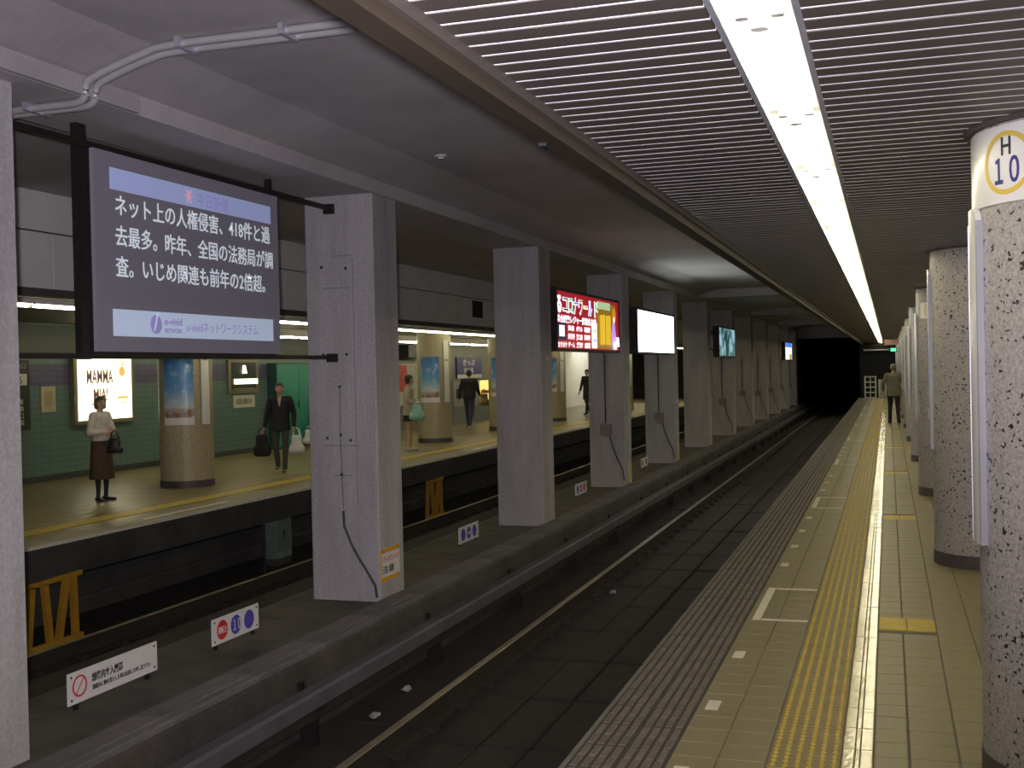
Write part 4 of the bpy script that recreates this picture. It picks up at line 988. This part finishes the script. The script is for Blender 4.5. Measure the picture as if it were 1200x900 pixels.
    me = lobes_mesh(hr, [hair], .009, 'hair', 2); me.transform(sc); obj('hair', me, t)
    if skirt:
        m_, zt, zb, rt_, rb_ = skirt; n = 40; mb = MB(); vs_ = []
        for j in range(7):
            u = j/6; z = zt+(zb-zt)*u
            for q in range(n):
                a = 2*PI*q/n; r = rt_+(rb_-rt_)*u; r *= 1+.05*u*math.sin(a*9)
                vs_.append((r*math.cos(a), r*.78*math.sin(a), z))
        mb.add(vs_, [(j*n+q, j*n+(q+1) % n, (j+1)*n+(q+1) % n, (j+1)*n+q) for j in range(6) for q in range(n)]+[tuple(range(n)), tuple(6*n+q for q in range(n-1, -1, -1))])
        me = mb.mesh('skirt', m_, True); me.transform(sc); obj('skirt', me, t)
    if coat:
        m_, zb, rb_ = coat; cp = [(Vector((0, 0, 1.34))+lean, (bx+.022, .118, .085), Vector((0, 0, 1.1))+lean*.6, (bx+.012, .118, .08), 0), (Vector((0, 0, 1.1))+lean*.6, (bx+.012, .118, .08), Vector((0, -.005, zb+.03)), (rb_, rb_*.78, .04), 0), (S[0], .066, S[1], .066, 0)]
        for i in (0, 1):
            e = Vector(E_[i])+lean; w_ = Vector(W_[i])+lean; cp += [(S[i], .067, e, .056, 0), (e, .056, w_-(w_-e).normalized()*.015, .044, 0)]
        me = lobes_mesh(cp, [m_], .010, 'coat', 3); me.transform(sc); cobj = obj('coat', me, t)
        if hp.get('shirt'):
            q = MB().add([(-.035, .122, 1.40), (.035, .122, 1.40), (.012, .128, 1.26), (-.012, .128, 1.26), (-.03, .08, 1.43), (.03, .08, 1.43)], [(0, 1, 2, 3), (4, 5, 1, 0)]); me = q.mesh('collar', hp['shirt']); me.transform(Matrix.Translation(lean)); me.transform(sc); obj('collar', me, t)
    return t, k
def stand(dx=0.0): return dict(knee=((-.085, .015, .49), (.085, .015, .49)), ankle=((-.08, -.01, .075), (.08, -.01, .075)))
def cloth(n, c, r=.8): return mat(n, c, r, .15, 14, .1, 90)
black_c = cloth('black_cloth', (.012, .012, .015)); darkj = cloth('charcoal_cloth', (.022, .022, .026)); white_c = cloth('cream_knit', (.55, .51, .46)); brown_c = cloth('brown_skirt_cloth', (.065, .035, .022))
olive_c = cloth('olive_trousers', (.055, .055, .04)); beige_c = cloth('beige_jacket', (.40, .36, .28)); jean_c = cloth('dark_jeans', (.045, .055, .08)); grey_c = cloth('grey_olive_jacket', (.17, .16, .115))
shoe_b = mat('black_shoe', (.012, .011, .011), .35, 0); shoe_w = mat('pale_shoe', (.45, .42, .38), .5, 0); shoe_br = mat('brown_shoe', (.16, .10, .06), .5, 0); tights = mat('black_tights', (.018, .016, .018), .7, 0)
hair_g = mat('grey_brown_hair', (.10, .075, .055), .6, .2, 40); hair_b = mat('dark_hair', (.018, .012, .010), .5, .2, 40); hair_gr = mat('grey_hair', (.20, .18, .14), .6, .2, 40)
def bag(name, label, loc_, w_, d_, h_, m_, rz=0, handle=.12, soft=True, cat='bag'):
    t = empty(name, loc_, label, cat, rz=rz)
    pr = [(Vector((-w_*.32, 0, -h_*.75)), (w_*.2, d_*.5, h_*.25), Vector((w_*.32, 0, -h_*.75)), (w_*.2, d_*.5, h_*.25), 0), (Vector((-w_*.2, 0, -h_*.2)), (w_*.15, d_*.3, h_*.18), Vector((w_*.2, 0, -h_*.2)), (w_*.15, d_*.3, h_*.18), 0),
          (Vector((0, 0, -h_*.2)), (w_*.3, d_*.3, h_*.15), Vector((0, 0, -h_*.75)), (w_*.48, d_*.5, h_*.25), 0)]
    obj('bag_body', lobes_mesh(pr, [m_], .010, 'bag_body', 2), t)
    for s_ in (-1, 1):
        MB().tube([(-w_*.25, s_*d_*.2, -h_*.12), (-w_*.15, s_*d_*.1, handle*.7), (0, 0, handle), (w_*.15, s_*d_*.1, handle*.7), (w_*.25, s_*d_*.2, -h_*.12)], .008, 6).build('strap', m_, t, True)
    return t
def face_to(rz): return rz
# 1 woman in white, arms folded at the waist, facing the camera side and looking up to the right
p = stand(); p.update(elbow=((-.24, .02, 1.12), (.24, .02, 1.12)), wrist=((-.05, .17, 1.10), (.06, .19, 1.13)), thumb=((0, 0, 1), (0, 0, 1)), look=(.25, 1, .12), legmat=4, lean=(0, -.01, 0), foot=((-.3, 1, 0), (.3, 1, 0)))
R1 = math.radians(-100)
person('woman in a cream sweater and brown skirt standing with folded arms by the theatre poster', (-10.16, 13.1, 0), R1, 1.42, [skin_m, white_c, brown_c, shoe_b, tights], hair_g, p, True, skirt=(brown_c, .98, .36, .172, .215), coat=(white_c, .86, .185), hairs='bob')
bag('handbag', 'black handbag hanging from the folded arm of the woman in the cream sweater', (-9.87, 13.0, .86), .23, .13, .21, mat('black_leather', (.012, .012, .014), .3, 0), rz=.3, handle=.10)
# 2 man walking towards the camera with bags
p = dict(knee=((-.09, .10, .50), (.09, .04, .48)), ankle=((-.08, .16, .085), (.085, -.14, .12)), elbow=((-.25, -.02, 1.12), (.26, -.02, 1.12)), wrist=((-.25, .05, .88), (.30, .03, .87)), thumb=((0, 1, 0), (0, 1, 0)), look=(.1, 1, -.05), curl=1.1, shirt=mat('pink_shirt', (.45, .30, .30), .7, 0))
person('man in a dark jacket walking with a black bag and white plastic bags', (-9.83, 17.37, 0), math.radians(-158), 1.52, [skin_m, darkj, olive_c, shoe_br, olive_c], hair_b, p, coat=(black_c, .78, .20))
bag('shoulder_bag', 'limp black bag in the right hand of the man in the dark jacket', (-10.10, 17.20, .66), .30, .12, .38, black_c, rz=.4, handle=.10)
bag('plastic_bag', 'white plastic bag hanging nearer the leg of the man in the dark jacket', (-9.56, 17.42, .64), .27, .16, .33, mat('white_plastic', (.66, .66, .66), .35, .06, 9), rz=.2, handle=.12)
bag('plastic_bag', 'white plastic bag swinging outward behind the first, beside the man in the dark jacket', (-9.42, 17.62, .72), .26, .16, .26, MATS['white_plastic'], rz=-.3, handle=.05)
# 3 woman with mint bag, side view facing the track
p = stand(); p.update(elbow=((-.21, .0, 1.13), (.21, .0, 1.13)), wrist=((-.08, .20, 1.05), (.08, .20, 1.02)), thumb=((0, 0, 1), (0, 0, 1)), look=(0, 1, -.3), legmat=4)
person('woman in a beige jacket with bare legs standing by the postered column and looking down', (-9.62, 22.4, 0), math.radians(-78), 1.60, [skin_m, beige_c, black_c, shoe_w, skin_m], hair_b, p, True, skirt=(black_c, .95, .66, .15, .175), coat=(beige_c, .78, .19), hairs='bob')
bag('tote_bag', 'mint green tote bag on the arm of the woman in the beige jacket', (-9.33, 22.15, 1.0), .34, .14, .36, mat('mint_cloth', (.26, .50, .40), .6, .1, 9), rz=.2, handle=.12)
# 4 figure walking away
p = dict(knee=((-.09, .16, .50), (.07, -.02, .48)), ankle=((-.06, .18, .08), (.03, -.22, .14)), elbow=((-.26, -.05, 1.12), (.25, -.04, 1.14)), wrist=((-.28, .0, .90), (.27, .13, 1.0)), thumb=((0, 1, 0), (0, 1, 0)), look=(0, 1, 0), lean=(0, .03, 0))
person('figure in a black jacket and jeans walking away between the two pillars', (-11.14, 30.2, 0), math.radians(10), 1.68, [skin_m, black_c, jean_c, shoe_w, jean_c], hair_b, p, coat=(black_c, .88, .19))
bag('straw_bag', 'straw basket bag on the arm of the figure in the black jacket', (-10.72, 30.25, 1.02), .42, .18, .34, mat('straw', (.30, .22, .09), .8, .3, 30), rz=1.2, handle=.12)
# 5 dark silhouette below the red box
person('figure in a long dark coat against the bright wall, below the red advertising box', (-10.25, 40.0, 0), math.radians(160), 1.62, [skin_m, black_c, black_c, shoe_b, black_c], hair_b, dict(knee=((-.09, .14, .5), (.08, -.02, .48)), ankle=((-.07, .20, .08), (.06, -.2, .12)), elbow=((-.26, .0, 1.12), (.25, .0, 1.12)), wrist=((-.25, .14, .92), (.26, .1, .9))), coat=(black_c, .55, .20))
# 6 man walking away on the near platform
person('older man in a grey-olive jacket and dark trousers walking away on the near platform', (.12, 31.2, 0), math.radians(4), 1.60, [skin_m, grey_c, black_c, shoe_w, black_c], hair_gr, dict(knee=((-.10, .05, .49), (.10, .04, .49)), ankle=((-.11, .10, .08), (.12, -.06, .09)), elbow=((-.27, .0, 1.13), (.27, .0, 1.13)), wrist=((-.26, .12, .97), (.27, .1, .93)), lean=(0, .02, 0)), coat=(grey_c, .80, .215))
# 7 sliver of a dark figure beyond
person('dark clothed figure just visible in the gap right of the white light box', (-10.6, 58.0, 0), math.radians(150), 1.62, [skin_m, black_c, black_c, shoe_b, black_c], hair_b, dict(stand(), elbow=((-.25, .0, 1.12), (.25, .0, 1.12)), wrist=((-.25, .1, .9), (.26, .1, .9))))
GROUPS = {'concrete_pillar': 'concrete pillars between the tracks', 'advertising_box': 'advertising light boxes between the pillars', 'track_sign': 'white signs standing on the divider',
          'rail': 'track rails', 'conduit_pipe': 'grey conduit pipes on the ceiling', 'litter': 'scraps of litter on the track bed', 'yellow_trestle': 'yellow trestles below the opposite platform',
          'platform_barrier': 'white barriers at the platform end', 'fluorescent_light_line': 'fluorescent light lines', 'plastic_bag': 'white plastic bags of the man', 'small_plate': 'small plates at the pillar feet', 'wall_pipe': 'pale vertical pipes on the far wall'}
for o in list(bpy.data.objects):
    if o.parent is None:
        k = o.name.split('.')[0]
        if k in GROUPS: o['group'] = GROUPS[k]
        elif k == 'terrazzo_column': o['group'] = 'terrazzo columns of the near platform' if o.location.x > -5 else 'terrazzo columns of the opposite platform'
        elif k == 'person': o['group'] = 'people on the platforms'
print('objects', len(bpy.data.objects), 'faces', sum(len(m.polygons) for m in bpy.data.meshes))
